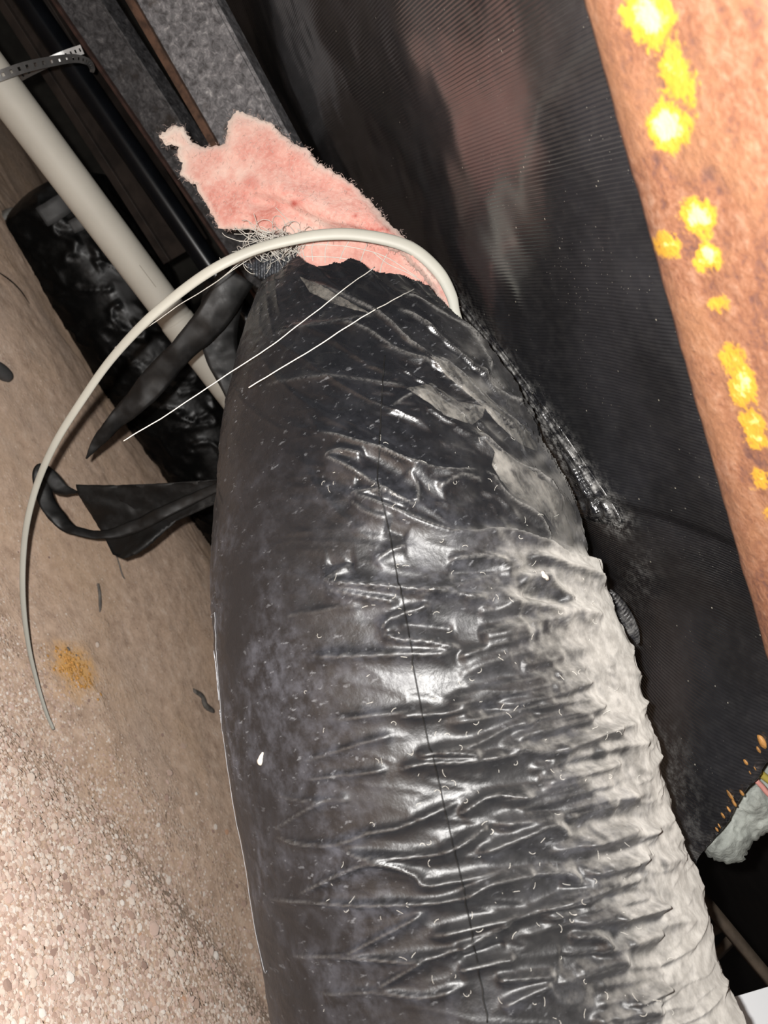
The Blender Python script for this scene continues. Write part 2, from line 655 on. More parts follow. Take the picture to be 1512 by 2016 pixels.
t = NT('pink_fibreglass')
n1 = t.noise(22, 4, .6)
n2 = t.noise(1, 5, .7, t.mapv(t.pos(), (220, 90, 220), (0, 0, .5)))
c = t.ramp(n1, [(.30, (.54, .21, .17)), (.43, (.64, .31, .26)), (.55, (.69, .39, .33)), (.70, (.74, .53, .46))])
c = t.mix(t.attr('pale'), c, (.76, .65, .57))
c = t.mix(t.rng(n2, .40, .70, 0, .35), c, (.80, .64, .57))
c = t.mix(t.math('MULTIPLY', t.attr('stain'), .95), c, (.42, .06, .045))
t.set(Base_Color=c, Roughness=.95)
t.b.inputs['Specular IOR Level'].default_value = .1
t.b.inputs['Diffuse Roughness'].default_value = 1.0
t.b.inputs['Subsurface Weight'].default_value = .15
t.b.inputs['Subsurface Radius'].default_value = (.008, .004, .003)
b1 = t.bump(t.noise(90, 5, .7), .5, .004)
t.bump(n2, .5, .0012, b1)
M_PINK = t.m
M_FUZZ = plain('pale_pink_fuzz', (.66, .52, .47), .9, .1, 50)
M_BATT = plain('grey_white_batt', (.36, .38, .35), .95, .25, 30, .004, .1)

# ground: sand, finer on the bank, gravelly in front
t = NT('sandy_gravel_ground')
n1 = t.noise(5, 5, .6)
n2 = t.noise(38, 6, .7)
n3 = t.noise(2.2, 3)
c = t.ramp(n2, [(.28, (.38, .26, .19)), (.45, (.55, .40, .30)), (.58, (.66, .49, .37)), (.75, (.78, .64, .53))])
c = t.mix(t.rng(n1, .45, .7, 0, .55), c, (.60, .42, .28))
c = t.mix(t.rng(n3, .5, .75, 0, .5), c, (.48, .40, .35))
vc = t.n('ShaderNodeTexVoronoi')
vc.inputs['Scale'].default_value = 170
t.l(t.pos(), vc.inputs['Vector'])
sxr = t.n('ShaderNodeSeparateColor')
t.l(vc.outputs['Color'], sxr.inputs[0])
pc = t.ramp(sxr.outputs[0], [(0, (.34, .24, .19)), (.3, (.58, .43, .34)), (.6, (.70, .56, .47)), (.85, (.82, .73, .64)), (1, (.90, .86, .80))])
gm = t.math('MULTIPLY', t.attr('gravel'), t.rng(t.noise(20, 4, .6), .34, .55))
c = t.mix(t.math('MULTIPLY', gm, t.rng(vc.outputs[0], .25, .5, 1, .15)), c, pc)
c = t.mix(t.math('MULTIPLY', t.attr('orange'), t.rng(n2, .35, .55)), c, (.74, .42, .14))
t.set(Base_Color=c, Roughness=.92)
t.b.inputs['Specular IOR Level'].default_value = .25
t.b.inputs['Diffuse Roughness'].default_value = 1.0
b1 = t.bump(n2, .7, .006)
b2 = t.bump(t.math('MULTIPLY', t.math('SUBTRACT', .6, vc.outputs[0]), t.math('ADD', gm, .15)), .8, .004, b1)
t.bump(t.noise(330, 3, .6), .5, .0015, b2)
M_GROUND = t.m


def stone_mat(name, src):
    t = NT(name)
    if src == 'obj':
        f = t.n('ShaderNodeObjectInfo').outputs['Random']
    else:
        f = t.attr('shade')
    c = t.ramp(f, [(0, (.30, .20, .17)), (.12, (.50, .35, .29)), (.3, (.66, .50, .41)), (.48, (.75, .58, .51)), (.62, (.82, .70, .60)), (.8, (.90, .82, .74)), (.93, (.96, .93, .88)), (1, (.65, .38, .24))])
    c = t.mix(t.math('MULTIPLY', t.noise(240, 4, .7), .5), c, (.42, .30, .22))
    t.set(Base_Color=c, Roughness=.75)
    t.b.inputs['Diffuse Roughness'].default_value = .8
    t.bump(t.noise(300, 4), .4, .001)
    return t.m


M_STONE = stone_mat('pebble_stone', 'obj')
M_STONE2 = stone_mat('gravel_stone', 'attr')


# ------------------------------------------------------------------ floor
def ground_t(x, y):
    return y - .45 * x - 1.0


def ground_z(x, y):
    x = np.asarray(x, float); y = np.asarray(y, float)
    tt = ground_t(x, y)
    p = np.stack([x, y, np.zeros_like(x)], -1)
    z = .155 * sm(-.02, 1.0, tt) + .05 * sm(.9, 3.0, tt)
    z = z - .012 * np.exp(-((tt - .02 + .05 * fbm(p * 2.5, 2, 5)) / .05) ** 2)
    z = z + .016 * fbm(p * 3.1, 3, 3) * sm(-.6, .4, tt) + .010 * fbm(p * 5, 3, 9) + .003 * fbm(p * 30, 3, 21)
    return z


class Table:
    """height function sampled once, looked up bilinearly."""
    def __init__(s, fn, x0, x1, y0, y1, h):
        s.x0, s.y0, s.h = x0, y0, h
        X_, Y_ = np.meshgrid(np.arange(x0, x1, h), np.arange(y0, y1, h), indexing='ij')
        s.T = fn(X_, Y_)

    def __call__(s, x, y):
        a = min(max((x - s.x0) / s.h, 0), s.T.shape[0] - 1.001); b = min(max((y - s.y0) / s.h, 0), s.T.shape[1] - 1.001)
        i, j = int(a), int(b); a -= i; b -= j
        T = s.T
        return (T[i, j] * (1 - a) + T[i + 1, j] * a) * (1 - b) + (T[i, j + 1] * (1 - a) + T[i + 1, j + 1] * a) * b


GT = Table(ground_z, -2.6, 1.8, .2, 3.2, .006)


def on_ground(px, py):
    v = ray(px, py)
    s = (0 - CAMP[2]) / v[2]
    for _ in range(40):
        p = CAMP + v * s
        s += .7 * ((GT(p[0], p[1]) - CAMP[2]) / v[2] - s)
    return CAMP + v * s


gx = np.concatenate([np.linspace(-4.2, -1.3, 40, endpoint=False), np.linspace(-1.3, 1.4, 330, endpoint=False), np.linspace(1.4, 4.2, 40)])
gy = np.concatenate([np.linspace(-2.5, .3, 30, endpoint=False), np.linspace(.3, 2.3, 260, endpoint=False), np.linspace(2.3, 4.4, 40)])
X, Y = np.meshgrid(gx, gy, indexing='ij')
Z = ground_z(X, Y)
GV = np.stack([X, Y, Z], -1).reshape(-1, 3)
floor = mesh_obj('floor', GV, grid_faces(len(gx), len(gy)), M_GROUND)
tag(floor, 'sandy pink gravel ground rising to a bank', kind='structure')
tt = ground_t(GV[:, 0], GV[:, 1])
attr(floor, 'gravel', .25 + .75 * sm(.30, -.10, tt) if False else .22 + .78 * (1 - sm(-.12, .35, tt)))
oc = on_ground(146, 1318)
du = (GV[:, 0] - oc[0]); dv = (GV[:, 1] - oc[1])
attr(floor, 'orange', np.clip(1.3 - np.hypot(du / .05, dv / .055) + .5 * fbm(GV * 40, 3, 4), 0, 1))


def rock(seed, sub=1):
    bm = bmesh.new()
    bmesh.ops.create_icosphere(bm, subdivisions=sub, radius=1.0)
    V = np.array([v.co[:] for v in bm.verts])
    Fc = np.array([[v.index for v in f.verts] for f in bm.faces])
    bm.free()
    rng = np.random.default_rng(seed)
    V = V * (1 + .30 * fbm(V * 1.1 + seed * 7.3, 2, seed)[:, None])
    V = V * np.array([1, rng.uniform(.6, .95), rng.uniform(.4, .7)])
    return V, Fc


rocks = [rock(k, 1) for k in range(10)]
bigm = []
for k in range(8):
    V, Fc = rock(40 + k, 1)
    me = bpy.data.meshes.new('pebble')
    me.from_pydata(V.tolist(), [], Fc.tolist())
    me.materials.append(M_STONE)
    me.polygons.foreach_set('use_smooth', np.full(len(me.polygons), k % 3 != 0))
    bigm.append(me)
placed = []
hand = [(128, 1752, 15), (300, 1832, 17), (70, 1735, 13), (270, 1985, 10), (96, 1915, 10), (220, 1490, 6), (400, 1900, 8), (232, 1810, 10),
        (58, 1830, 11), (182, 1960, 11), (10, 1580, 8), (35, 1700, 9), (190, 1270, 7), (95, 1710, 8), (160, 1750, 8), (255, 1918, 9)]
cand = []
for px, py, r in hand:
    p = on_ground(px, py)
    cand.append((p, r * np.dot(p - CAMP, -AZ) / F))
rr = random.Random(3)
tries = 0
while len(cand) < 300 and tries < 9000:
    tries += 1
    px = rr.uniform(-10, 560); py = rr.uniform(1380, 2016)
    if px > 420 + (py - 1400) * .26:
        continue
    if rr.random() > .10 + .9 * sm(1420, 1800, py - .35 * px + 60):
        continue
    p = on_ground(px, py)
    r = rr.choice([.0032, .0036, .004, .0045, .005, .0062, .0075])
    if any((q[0] - p[0]) ** 2 + (q[1] - p[1]) ** 2 < (rq + r) ** 2 * .7 for q, rq in cand):
        continue
    cand.append((p, r))
for k, (p, r) in enumerate(cand):
    o = bpy.data.objects.new('pebble', bigm[k % 8])
    COL.objects.link(o)
    o.location = Vector((p[0], p[1], GT(p[0], p[1]) + r * .25))
    o.scale = (r, r, r)
    o.rotation_euler = (rr.uniform(-.5, .5), rr.uniform(-.5, .5), rr.uniform(0, 6.28))
    o.parent = floor
# the rest of the gravel in one mesh
N = 26000
px = RNG.uniform(-120, 620, N * 2); py = RNG.uniform(700, 2150, N * 2)
V = (px - CX)[:, None] / F * AX - (py - CY)[:, None] / F * AY - AZ
s = (.03 - CAMP[2]) / V[:, 2]
Pg = CAMP + V * s[:, None]
for _ in range(8):
    g = ground_z(Pg[:, 0], Pg[:, 1])
    s = s + .8 * ((g - CAMP[2]) / V[:, 2] - s)
    Pg = CAMP + V * s[:, None]
tt = ground_t(Pg[:, 0], Pg[:, 1])
dens = .06 + .94 * (1 - sm(-.15, .28, tt + .12 * fbm(Pg * 6, 3, 8)))
ok = (s > 0) & (s < 2.6) & (RNG.uniform(0, 1, len(s)) < dens)
Pg = Pg[ok][:N]; tt = tt[ok][:N]
n = len(Pg)
rad = RNG.uniform(.0010, .0034, n) * (1 - .45 * sm(-.1, .3, tt)) * np.where(RNG.uniform(0, 1, n) < .08, 1.5, 1)
ang = RNG.uniform(0, 6.28, n)
allV = []; allF = []; shade = []
off = 0
for k in range(10):
    RV, RF = rocks[k]
    m = np.arange(n) % 10 == k
    c, sn = np.cos(ang[m]), np.sin(ang[m])
    q = np.stack([RV[None, :, 0] * c[:, None] - RV[None, :, 1] * sn[:, None], RV[None, :, 0] * sn[:, None] + RV[None, :, 1] * c[:, None],
                  np.broadcast_to(RV[None, :, 2], (m.sum(), len(RV)))], -1)
    q = q * rad[m][:, None, None] + np.stack([Pg[m, 0], Pg[m, 1], ground_z(Pg[m, 0], Pg[m, 1]) + rad[m] * .2], -1)[:, None, :]
    cnt = m.sum()
    allV.append(q.reshape(-1, 3))
    allF.append((RF[None] + (np.arange(cnt) * len(RV))[:, None, None]).reshape(-1, 3) + off)
    off += cnt * len(RV)
    shade.append(np.repeat(np.clip(RNG.beta(2.0, 2.0, cnt) - .12 * sm(0, .3, tt[m]), 0, 1), len(RV)))
gv = mesh_obj('gravel', np.vstack(allV), np.vstack(allF), M_STONE2, floor, smooth=False)
attr(gv, 'shade', np.concatenate(shade))
tag(gv, kind='stuff')

# ------------------------------------------------------------------ shell of the crawl space
def quad_slab(name, pts, thick, mat, kind=None):
    p = np.array(pts, float)
    nn = np.cross(p[1] - p[0], p[3] - p[0]); nn /= np.linalg.norm(nn)
    V = np.vstack([p, p + nn * thick])
    o = mesh_obj(name, V, [(0, 1, 2, 3), (7, 6, 5, 4), (0, 4, 5, 1), (1, 5, 6, 2), (2, 6, 7, 3), (3, 7, 4, 0)], mat, smooth=False)
    return tag(o, kind=kind)


quad_slab('ceiling', [(-4, -2.4, 1.02), (4, -2.4, 1.02), (4, 4.3, 1.02), (-4, 4.3, 1.02)], .02, M_DECK, 'structure')['label'] = 'dark underside of the floor deck'
quad_slab('wall_back', [(-4.2, 2.75, -.1), (4.2, 4.1, -.1), (4.2, 4.1, 1.05), (-4.2, 2.75, 1.05)], .03, M_WALLB, 'structure')['label'] = 'dim skirting wall far behind the pipe'


# ------------------------------------------------------------------ belly membrane
def belly_z(x, y):
    x = np.asarray(x, float); y = np.asarray(y, float)
    p = np.stack([x, y, np.zeros_like(x)], -1)
    z = .755 - .035 * sm(.62, .85, y) * sm(-.5, .2, x) - .115 * sm(.22, .50, x) * sm(.50, .76, y)
    z = z + .012 * fbm(p * 2.2, 3, 31) + .004 * fbm(p * 9, 3, 33)
    # the overlap running across it
    a = belly_px0; b = belly_px1
    t2 = (x - a[0]) * b[0] + (y - a[1]) * b[1]
    d2 = (x - a[0]) * -b[1] + (y - a[1]) * b[0]
    z = z + .010 * sm(.006, -.006, d2) if False else z + .008 * sm(-.007, .007, d2) * sm(-.25, -.10, t2)
    return z


_a = on_z(1225, 1030, .715); _b = on_z(1500, 1150, .735)
belly_px0 = _a[:2]
belly_px1 = (_b - _a)[:2] / np.linalg.norm((_b - _a)[:2])
if belly_px1[0] < 0 or True:
    pass


BT = Table(belly_z, -1.6, .9, .05, 2.5, .006)


def on_belly(px, py):
    v = ray(px, py)
    s = (.74 - CAMP[2]) / v[2]
    for _ in range(60):
        p = CAMP + v * s
        s += .5 * ((BT(p[0], p[1]) - CAMP[2]) / v[2] - s)
    return CAMP + v * s


gx = np.arange(-2.4, .80, .006); gy = np.arange(.06, 2.5, .006)
X, Y = np.meshgrid(gx, gy, indexing='ij')
BV = np.stack([X, Y, belly_z(X, Y)], -1).reshape(-1, 3)
bx, by, bz = proj(BV)
Fc = grid_faces(len(gx), len(gy))
tear = [(2300, 1180), (1700, 1390), (1560, 1470), (1512, 1500), (1494, 1532), (1468, 1556), (1448, 1592), (1425, 1630), (1392, 1668), (1376, 1690), (1370, 1712), (1366, 1748),
        (1330, 1800), (1200, 1900), (900, 2300), (3000, 4000), (4000, 1000)]
cutm = in_poly(bx, by, tear) | ((bx > 1366) & (by > 1500) & (bx > 2200))
keep = ~(cutm[Fc].any(1))
# beyond the last steel the membrane is out of sight: stop it along the beams
fc = BV[Fc].mean(1)
keep &= ((fc[:, 1] - .45 * fc[:, 0]) < 2.3)
Fk = Fc[keep]
used = np.unique(Fk)
remap = -np.ones(len(BV), int); remap[used] = np.arange(len(used))
# pull the rim onto the tear line
ed = np.sort(np.vstack([Fk[:, [0, 1]], Fk[:, [1, 2]], Fk[:, [2, 3]], Fk[:, [3, 0]]]), axis=1)
ue, cnt_ = np.unique(ed, axis=0, return_counts=True)
rim = np.unique(ue[cnt_ == 1])
tl_ = cr(np.array(tear[:15], float), 500)
tl_ = tl_ + 2.5 * np.stack([fbm(np.stack([np.arange(500) / 3., np.arange(500) * 0, np.arange(500) * 0 + k], -1), 3, 77) for k in range(2)], 1)
for i in rim:
    dq = np.hypot(tl_[:, 0] - bx[i], tl_[:, 1] - by[i]); k = dq.argmin()
    if dq[k] < 40: BV[i] = P(tl_[k, 0], tl_[k, 1], bz[i])
belly = mesh_obj('belly_membrane', BV[used], remap[Fk], M_BELLY)
tag(belly, 'large black woven plastic membrane sagging overhead beside the rusty beam', 'membrane')
sol = belly.modifiers.new('thickness', 'SOLIDIFY'); sol.thickness = .0012; sol.offset = 1
lip_line = [(870, 560), (930, 640), (1000, 735), (1060, 815), (1120, 900), (1170, 965), (1222, 1030)]
dd_, _, _ = poly_dist(bx[used], by[used], lip_line)
dust = .9 * np.exp(-(dd_ / 22) ** 2) + .25 * np.exp(-(((bx[used] - 1258) / 30) ** 2 + ((by[used] - 1140) / 45) ** 2))
dd_, _, _ = poly_dist(bx[used], by[used], [(1215, 1180), (1250, 1260)])
dust = dust + .5 * np.exp(-(dd_ / 14) ** 2)
dd_, _, _ = poly_dist(bx[used], by[used], [(1300, 1480), (1365, 1740)])
dust = dust + .25 * np.exp(-(dd_ / 45) ** 2) + .02
attr(belly, 'dust', np.clip(dust, 0, 1))

# crumpled lip of the hole beside the duct
A = np.array([(868, 540), (905, 588), (950, 645), (1005, 712), (1060, 785), (1112, 855), (1160, 925), (1198, 980), (1222, 1022), (1212, 1036), (1168, 1022)], float)
B = np.array([(872, 600), (905, 640), (940, 680), (985, 738), (1035, 805), (1075, 868), (1105, 920), (1128, 975), (1140, 1012), (1150, 1022), (1155, 1020)], float)
nl, nw = 150, 22
Ac, Bc = cr(A, nl), cr(B, nl)
V = []
for i in range(nl):
    pa = on_belly(*Ac[i])
    for j in range(nw):
        q = j / (nw - 1)
        pp_ = Ac[i] * (1 - q) + Bc[i] * q
        if j == 0: da = np.dot(pa - CAMP, -AZ) - .006
        dd = da * (1 - q) + (da + .06) * q
        V.append(P(pp_[0], pp_[1], dd))
V = np.array(V)
ii = np.repeat(np.arange(nl), nw); jj = np.tile(np.arange(nw), nl)
cre = np.abs(((jj / nw * 3.2 + .5 * fbm(np.stack([ii / 18., jj / 7., 0 * ii], -1), 3, 3)) % 1) - .5) * 2
vd = (V - CAMP); vd /= np.linalg.norm(vd, axis=1)[:, None]
V = V - vd * (.011 * cre * np.sin(np.pi * jj / (nw - 1)) + .003 * fbm(V * 60, 3, 6))[:, None]
V2, Fc = slab_geo(V, nl, nw, .001, gnormals(V, nl, nw))
lip = mesh_obj('torn_lip', V2, Fc, M_BELLY, belly)
attr(lip, 'dust', np.tile(np.clip(.15 + .9 * np.exp(-((jj / nw - .15) / .2) ** 2) * sm(0, 30, ii) + .8 * sm(115, 140, ii), 0, 1), 2))
lip['label'] = 'dusty crumpled lip of the torn membrane'
# small film wisps hanging below
for rows, sd in (([(1196, 1165, .75, 16), (1222, 1195, .745, 34), (1244, 1235, .745, 30), (1258, 1268, .75, 6)], 3),
                 ([(1250, 1380, .735, 8), (1275, 1450, .73, 22), (1285, 1520, .73, 20), (1298, 1570, .73, 4)], 5)):
    o = ribbon('film_wisp', rows, M_BELLY, belly, 30, 9, .0006, [0.2, .6, .3], .4, .006, sd)
    attr(o, 'dust', np.full(len(o.data.vertices), .35))
# amber glue blobs along the torn edge
for k, (px, py, r) in enumerate([(1440, 1566, 9), (1447, 1580, 6), (1436, 1592, 5), (1462, 1560, 5), (1425, 1605, 5), (1418, 1625, 4), (1470, 1500, 5), (1488, 1512, 3), (1502, 1460, 11), (1495, 1475, 6), (1413, 1632, 4), (1478, 1520, 3)]):
    p = on_belly(px, py)
    RV, RF = rock(60 + k, 2)
    mesh_obj('glue_blob', p + RV * (r * 1.25 * .66 / F) * np.array([1.2, 1, .7]) - np.array([0, 0, .001]), RF, M_GOLD, belly)

# ------------------------------------------------------------------ steel
def line_z(p0, p1, z):
    return on_z(p0[0], p0[1], z), on_z(p1[0], p1[1], z)


# rusty beam close overhead
e0, e1 = line_z((1150, 0), (1512, 1300), .685)
dirb = e1 - e0; dirb[2] = 0; dirb /= np.linalg.norm(dirb)
nrmb = np.array([dirb[1], -dirb[0], 0])          # toward the camera side
L0, L1 = -.9, 1.3
ns, nw = 420, 70
prof = []                                         # (across, up) closed I-beam section, far toe first
prof = [(0, .012), (0, .002), (.003, -.002), (.010, -.005), (.022, -.0075), (.030, -.0075), (.045, -.006), (.070, -.006), (.10, -.006), (.115, -.006), (.12, 0), (.12, .012),
        (.068, .016), (.064, .022), (.064, .042), (.12, .044), (.12, .052), (0, .052), (0, .044), (.056, .042), (.056, .022), (.052, .016)]
prof = np.array(prof)
# refine section
pr = []
for i in range(len(prof)):
    a, b = prof[i], prof[(i + 1) % len(prof)]
    k = max(1, int(np.hypot(*(b - a)) / .004))
    for j in range(k): pr.append(a + (b - a) * j / k)
pr = np.array(pr)
sv = np.linspace(L0, L1, ns)
V = e0[None, None] + sv[:, None, None] * dirb + pr[None, :, 0:1] * nrmb + pr[None, :, 1:2] * ZZ
V = V.reshape(-1, 3)
beam_root = thing('rusty_beam', 'heavy orange rusted steel beam close overhead at the right', 'beam')
V = V + (fbm(V * 55, 4, 50) * .0016)[:, None] * np.array([.3, .3, 1])
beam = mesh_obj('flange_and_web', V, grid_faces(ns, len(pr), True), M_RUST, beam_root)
qx, qy, _ = proj(V)
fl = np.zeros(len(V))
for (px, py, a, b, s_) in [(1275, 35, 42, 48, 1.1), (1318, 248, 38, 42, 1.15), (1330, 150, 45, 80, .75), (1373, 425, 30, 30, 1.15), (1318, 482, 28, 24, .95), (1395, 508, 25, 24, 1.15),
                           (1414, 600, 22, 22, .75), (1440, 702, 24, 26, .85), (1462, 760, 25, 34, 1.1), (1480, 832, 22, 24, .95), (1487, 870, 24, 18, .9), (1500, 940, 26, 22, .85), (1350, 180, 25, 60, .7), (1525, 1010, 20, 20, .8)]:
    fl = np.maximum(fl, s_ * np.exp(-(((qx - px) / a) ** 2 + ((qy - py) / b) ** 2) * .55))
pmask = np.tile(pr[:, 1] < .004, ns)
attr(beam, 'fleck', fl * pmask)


def steel_strip(lo0, lo1, hi0, hi1, label, lip, lipm, mat, ext0=.5, ext1=.4):
    """Steel channel whose web faces the room: lower and upper web edges as (px, py, depth); the bottom flange juts toward the room."""
    root = thing('steel_joist', label, 'steel joist')
    a0, a1, b0, b1 = P(*lo0), P(*lo1), P(*hi0), P(*hi1)
    d = (a1 - a0) + (b1 - b0); d /= np.linalg.norm(d)
    up_ = (b0 - a0) + (b1 - a1); up_ -= np.dot(up_, d) * d
    wd = .5 * (np.dot(b0 - a0, up_ / np.linalg.norm(up_)) + np.dot(b1 - a0, up_ / np.linalg.norm(up_)))
    up_ /= np.linalg.norm(up_)
    nn = np.cross(d, up_)
    if np.dot(nn, CAMP - a0) < 0: nn = -nn
    Ln = np.linalg.norm(a1 - a0) + ext0 + ext1
    m = a0 - d * ext0 + d * Ln / 2
    box('web', m + up_ * wd / 2 - nn * .003, d, up_, nn, Ln, wd, .006, mat, root, .001)
    box('bottom_flange', m - up_ * lip / 2 - nn * .012, d, up_, nn, Ln, lip, .040, lipm, root, .001)
    box('top_flange', m + up_ * (wd + .0035) - nn * .022, d, up_, nn, Ln, .006, .045, mat, root, .001)
    return root


steel_strip((268, 0, 1.12), (433, 290, 1.20), (415, 0, 1.10), (550, 245, 1.17), 'mottled grey steel joist with rust-brown edge behind the pink insulation', .013, M_STEEL_RUST, M_STEEL)
steel_strip((112, 0, 1.27), (433, 467, 1.45), (192, 0, 1.25), (360, 262, 1.35), 'narrower dark grey steel joist between the black pipe and the brown-edged joist', .006, M_DARKRED, M_STEEL2)
steel_strip((12, 0, 1.42), (108, 150, 1.48), (88, 0, 1.40), (180, 150, 1.46), 'dim brown steel joist behind the hanger strap', .02, M_DARKSTEEL, M_DARKSTEEL)

# black pipe behind the white one
c0, c1 = P(95, 60, 1.40), P(390, 490, 1.56)
dv = (c1 - c0)
bp = tube('black_pipe', [c0 - dv * .8 + dv * k * .1 for k in range(0, 36)], .024, M_BLACKPIPE, None, 28)
tag(bp, 'glossy black pipe with a bluish gleam between white pipe and joists', 'pipe')

# ------------------------------------------------------------------ cream drain pipe, hub and hanger
root = thing('drain_pipe', 'long cream plastic drain pipe hung from a metal strap', 'pipe')
q0, q1 = P(46, 229, 1.13), P(341, 622, 1.33)
dv = q1 - q0
tube('pipe_run', [q0 - dv * 1.2 + dv * k * .06 for k in range(0, 72)], .0302, M_PVC, root, 40)
h0 = q0 + dv * 1.02
tube('coupling', [h0, h0 + dv * .004, h0 + dv * .012, h0 + dv * .16, h0 + dv * .17, h0 + dv * .174], [.0303, .0312, .0318, .0318, .0312, .0303], M_PVC, root, 40)
vv = np.cross(dv, q0 - CAMP); vv /= np.linalg.norm(vv)
tc = -(q0 + dv * .5 - CAMP); tc /= np.linalg.norm(tc)
o = tube('printed_mark', [q0 + dv * (.72 + .002 * k) + tc * .0299 + vv * .006 for k in range(60)], .0006, M_PVC2, root, 6)

strap_root = thing('hanger_strap', 'perforated galvanised strap looped round the cream drain pipe', 'strap')


def perforated(name, rows, parent, cells=26, thick=.0009):
    n = cells * 3 + 1
    pts, wd, c = pxpath(rows, n)
    T = np.gradient(pts, axis=0); T /= np.linalg.norm(T, axis=1)[:, None]
    vdir = pts - CAMP; vdir /= np.linalg.norm(vdir, axis=1)[:, None]
    S = np.cross(T, vdir); S /= np.linalg.norm(S, axis=1)[:, None]
    Nn = np.cross(S, T)
    wv = wd * c[:, 2] / F
    q = np.array([-.5, -.18, .18, .5])
    V = (pts[:, None] + S[:, None] * (q[None, :, None] * wv[:, None, None])).reshape(-1, 3)
    Fc = [f for k, f in enumerate(grid_faces(n, 4).tolist()) if not ((k // 3) % 3 == 1 and k % 3 == 1)]
    o = mesh_obj(name, V, Fc, M_GALV, parent, smooth=False)
    m = o.modifiers.new('thickness', 'SOLIDIFY'); m.thickness = thick; m.offset = 0
    return o


perforated('strap_front', [(-60, 172, 1.02, 18), (0, 149, 1.035, 18), (50, 132, 1.055, 18), (100, 121, 1.085, 17), (145, 115, 1.12, 15), (172, 121, 1.14, 13), (181, 133, 1.16, 11), (181, 142, 1.17, 7)], strap_root, 22)
perforated('strap_back', [(20, 165, 1.19, 14), (45, 148, 1.17, 15), (90, 125, 1.15, 16), (130, 108, 1.15, 16), (162, 97, 1.15, 16)], strap_root, 14)

# ------------------------------------------------------------------ far duct on the bank
fd_root = thing('wrapped_duct', 'black wrapped duct lying on the sand bank behind the pipe', 'duct')
a0, a1 = P(118, 420, 1.80), P(540, 1065, 2.15)
dv = a1 - a0
Lf = np.linalg.norm(dv)
tv = dv / Lf
nf, na = 260, 180
N0 = CAMP - (a0 + a1) / 2; N0 -= np.dot(N0, tv) * tv; N0 /= np.linalg.norm(N0)
B0 = np.cross(tv, N0)
s_ = np.linspace(-.06, 1.5, nf); th = np.linspace(0, 2 * np.pi, na, endpoint=False)
SS, TH = np.meshgrid(s_, th, indexing='ij')
q = np.stack([SS * 7, np.cos(TH) * 1.3, np.sin(TH) * 1.3], -1)
q2 = np.stack([SS * 22 + TH * 1.5, np.cos(TH) * 2.0, np.sin(TH) * 2.0], -1)
ridge = 1 - np.abs(fbm(q2, 3, 70)) * 2.2
R = .155 + .006 * fbm(q, 3, 60) + .008 * np.clip(ridge, 0, 1) ** 4
R = R * np.where(SS < .0, np.clip(1 - ((-SS) / .06) ** 2 * .6, .3, 1), 1)
V = a0 + SS[..., None] * dv + R[..., None] * (np.cos(TH)[..., None] * N0 + np.sin(TH)[..., None] * B0)
V = V.reshape(-1, 3)
low = ground_z(V[:, 0], V[:, 1]) - .004
V[:, 2] = np.maximum(V[:, 2], low)
Fl = [tuple(f) for f in grid_faces(nf, na, True).tolist()] + [tuple(range(na - 1, -1, -1))]
mesh_obj('wrap', V, Fl, M_FARDUCT, fd_root)
# tape squares and the pale plastic at its end
ribbon('tape_patch', [(82, 428, 1.645, 38), (100, 418, 1.645, 38), (120, 405, 1.65, 38), (136, 396, 1.66, 36)], M_TAPE, fd_root, 12, 5, .001, None, .1, .002, 2)
ribbon('tape_patch', [(140, 448, 1.66, 24), (160, 438, 1.66, 26), (185, 424, 1.67, 24)], M_TAPE, fd_root, 12, 5, .001, None, .1, .002, 3)
o, *_ = puff('plastic_end', [(-30, 430), (20, 408), (60, 402), (78, 412), (60, 430), (20, 455), (-30, 462)], lambda x, y: 1.72 + (60 - x) * .0006, plain('dull_plastic', (.38, .38, .36), .3, .4, 25, .004), fd_root, 5, .03, .02, 16, .5, .02, 14, 4)
o['label'] = 'crumpled pale plastic end'

# ------------------------------------------------------------------ black film strips hanging down
def flap(name, poly, depth, label, seed, amp=.008):
    o, *_ = puff(name, poly, depth, M_FILM, None, 6, .0008, .0006, 6, .3, amp, 18, seed)
    return tag(o, label, 'plastic strip')


flap('plastic_strip', [(149, 954), (230, 955), (330, 951), (430, 944), (470, 960), (440, 985), (395, 1005), (347, 1026), (318, 1052), (295, 1073), (268, 1092), (243, 1100), (222, 1092), (205, 1057), (180, 1015), (153, 973)],
     lambda x, y: 1.16 - (x - 150) * .0002 + .02 * math.sin(y * .03 + x * .008), 'wide black plastic flap hanging over the sand beside the big duct', 5, .016)
o = ribbon('plastic_strip', [(150, 968, 1.15, 10), (118, 962, 1.13, 30), (92, 925, 1.12, 22), (78, 930, 1.115, 26), (92, 985, 1.12, 32), (118, 1022, 1.12, 30), (150, 1046, 1.12, 20), (208, 1052, 1.12, 22), (262, 1037, 1.12, 26), (312, 1013, 1.11, 26), (370, 985, 1.11, 22), (450, 950, 1.10, 16)],
           M_FILM, None, 110, 7, .0012, [1.0, .3, -.8, .2, .5, .2, .8, .4, .1, .5, .2], .5, .006, 8)
tag(o, 'narrow looped black plastic ribbon twisted around the wide flap', 'plastic strip')
o = ribbon('plastic_strip', [(470, 540, 1.02, 70), (415, 630, 1.03, 62), (355, 695, 1.05, 50), (290, 765, 1.07, 52), (250, 808, 1.08, 40), (215, 845, 1.09, 30), (190, 875, 1.10, 20), (170, 904, 1.11, 3)],
           M_FILM, None, 70, 9, .0012, [.1, .2, .3, -.4, .5, .2, .4], .5, .006, 12)
tag(o, 'pointed black plastic strip crossing in front of the cream pipe', 'plastic strip')
o = ribbon('plastic_strip', [(445, 560, 1.10, 80), (430, 640, 1.10, 76), (438, 700, 1.11, 66), (462, 760, 1.12, 52), (490, 820, 1.13, 50)], M_FILM, None, 40, 9, .0012, [0, .2, .1], .3, .008, 14)
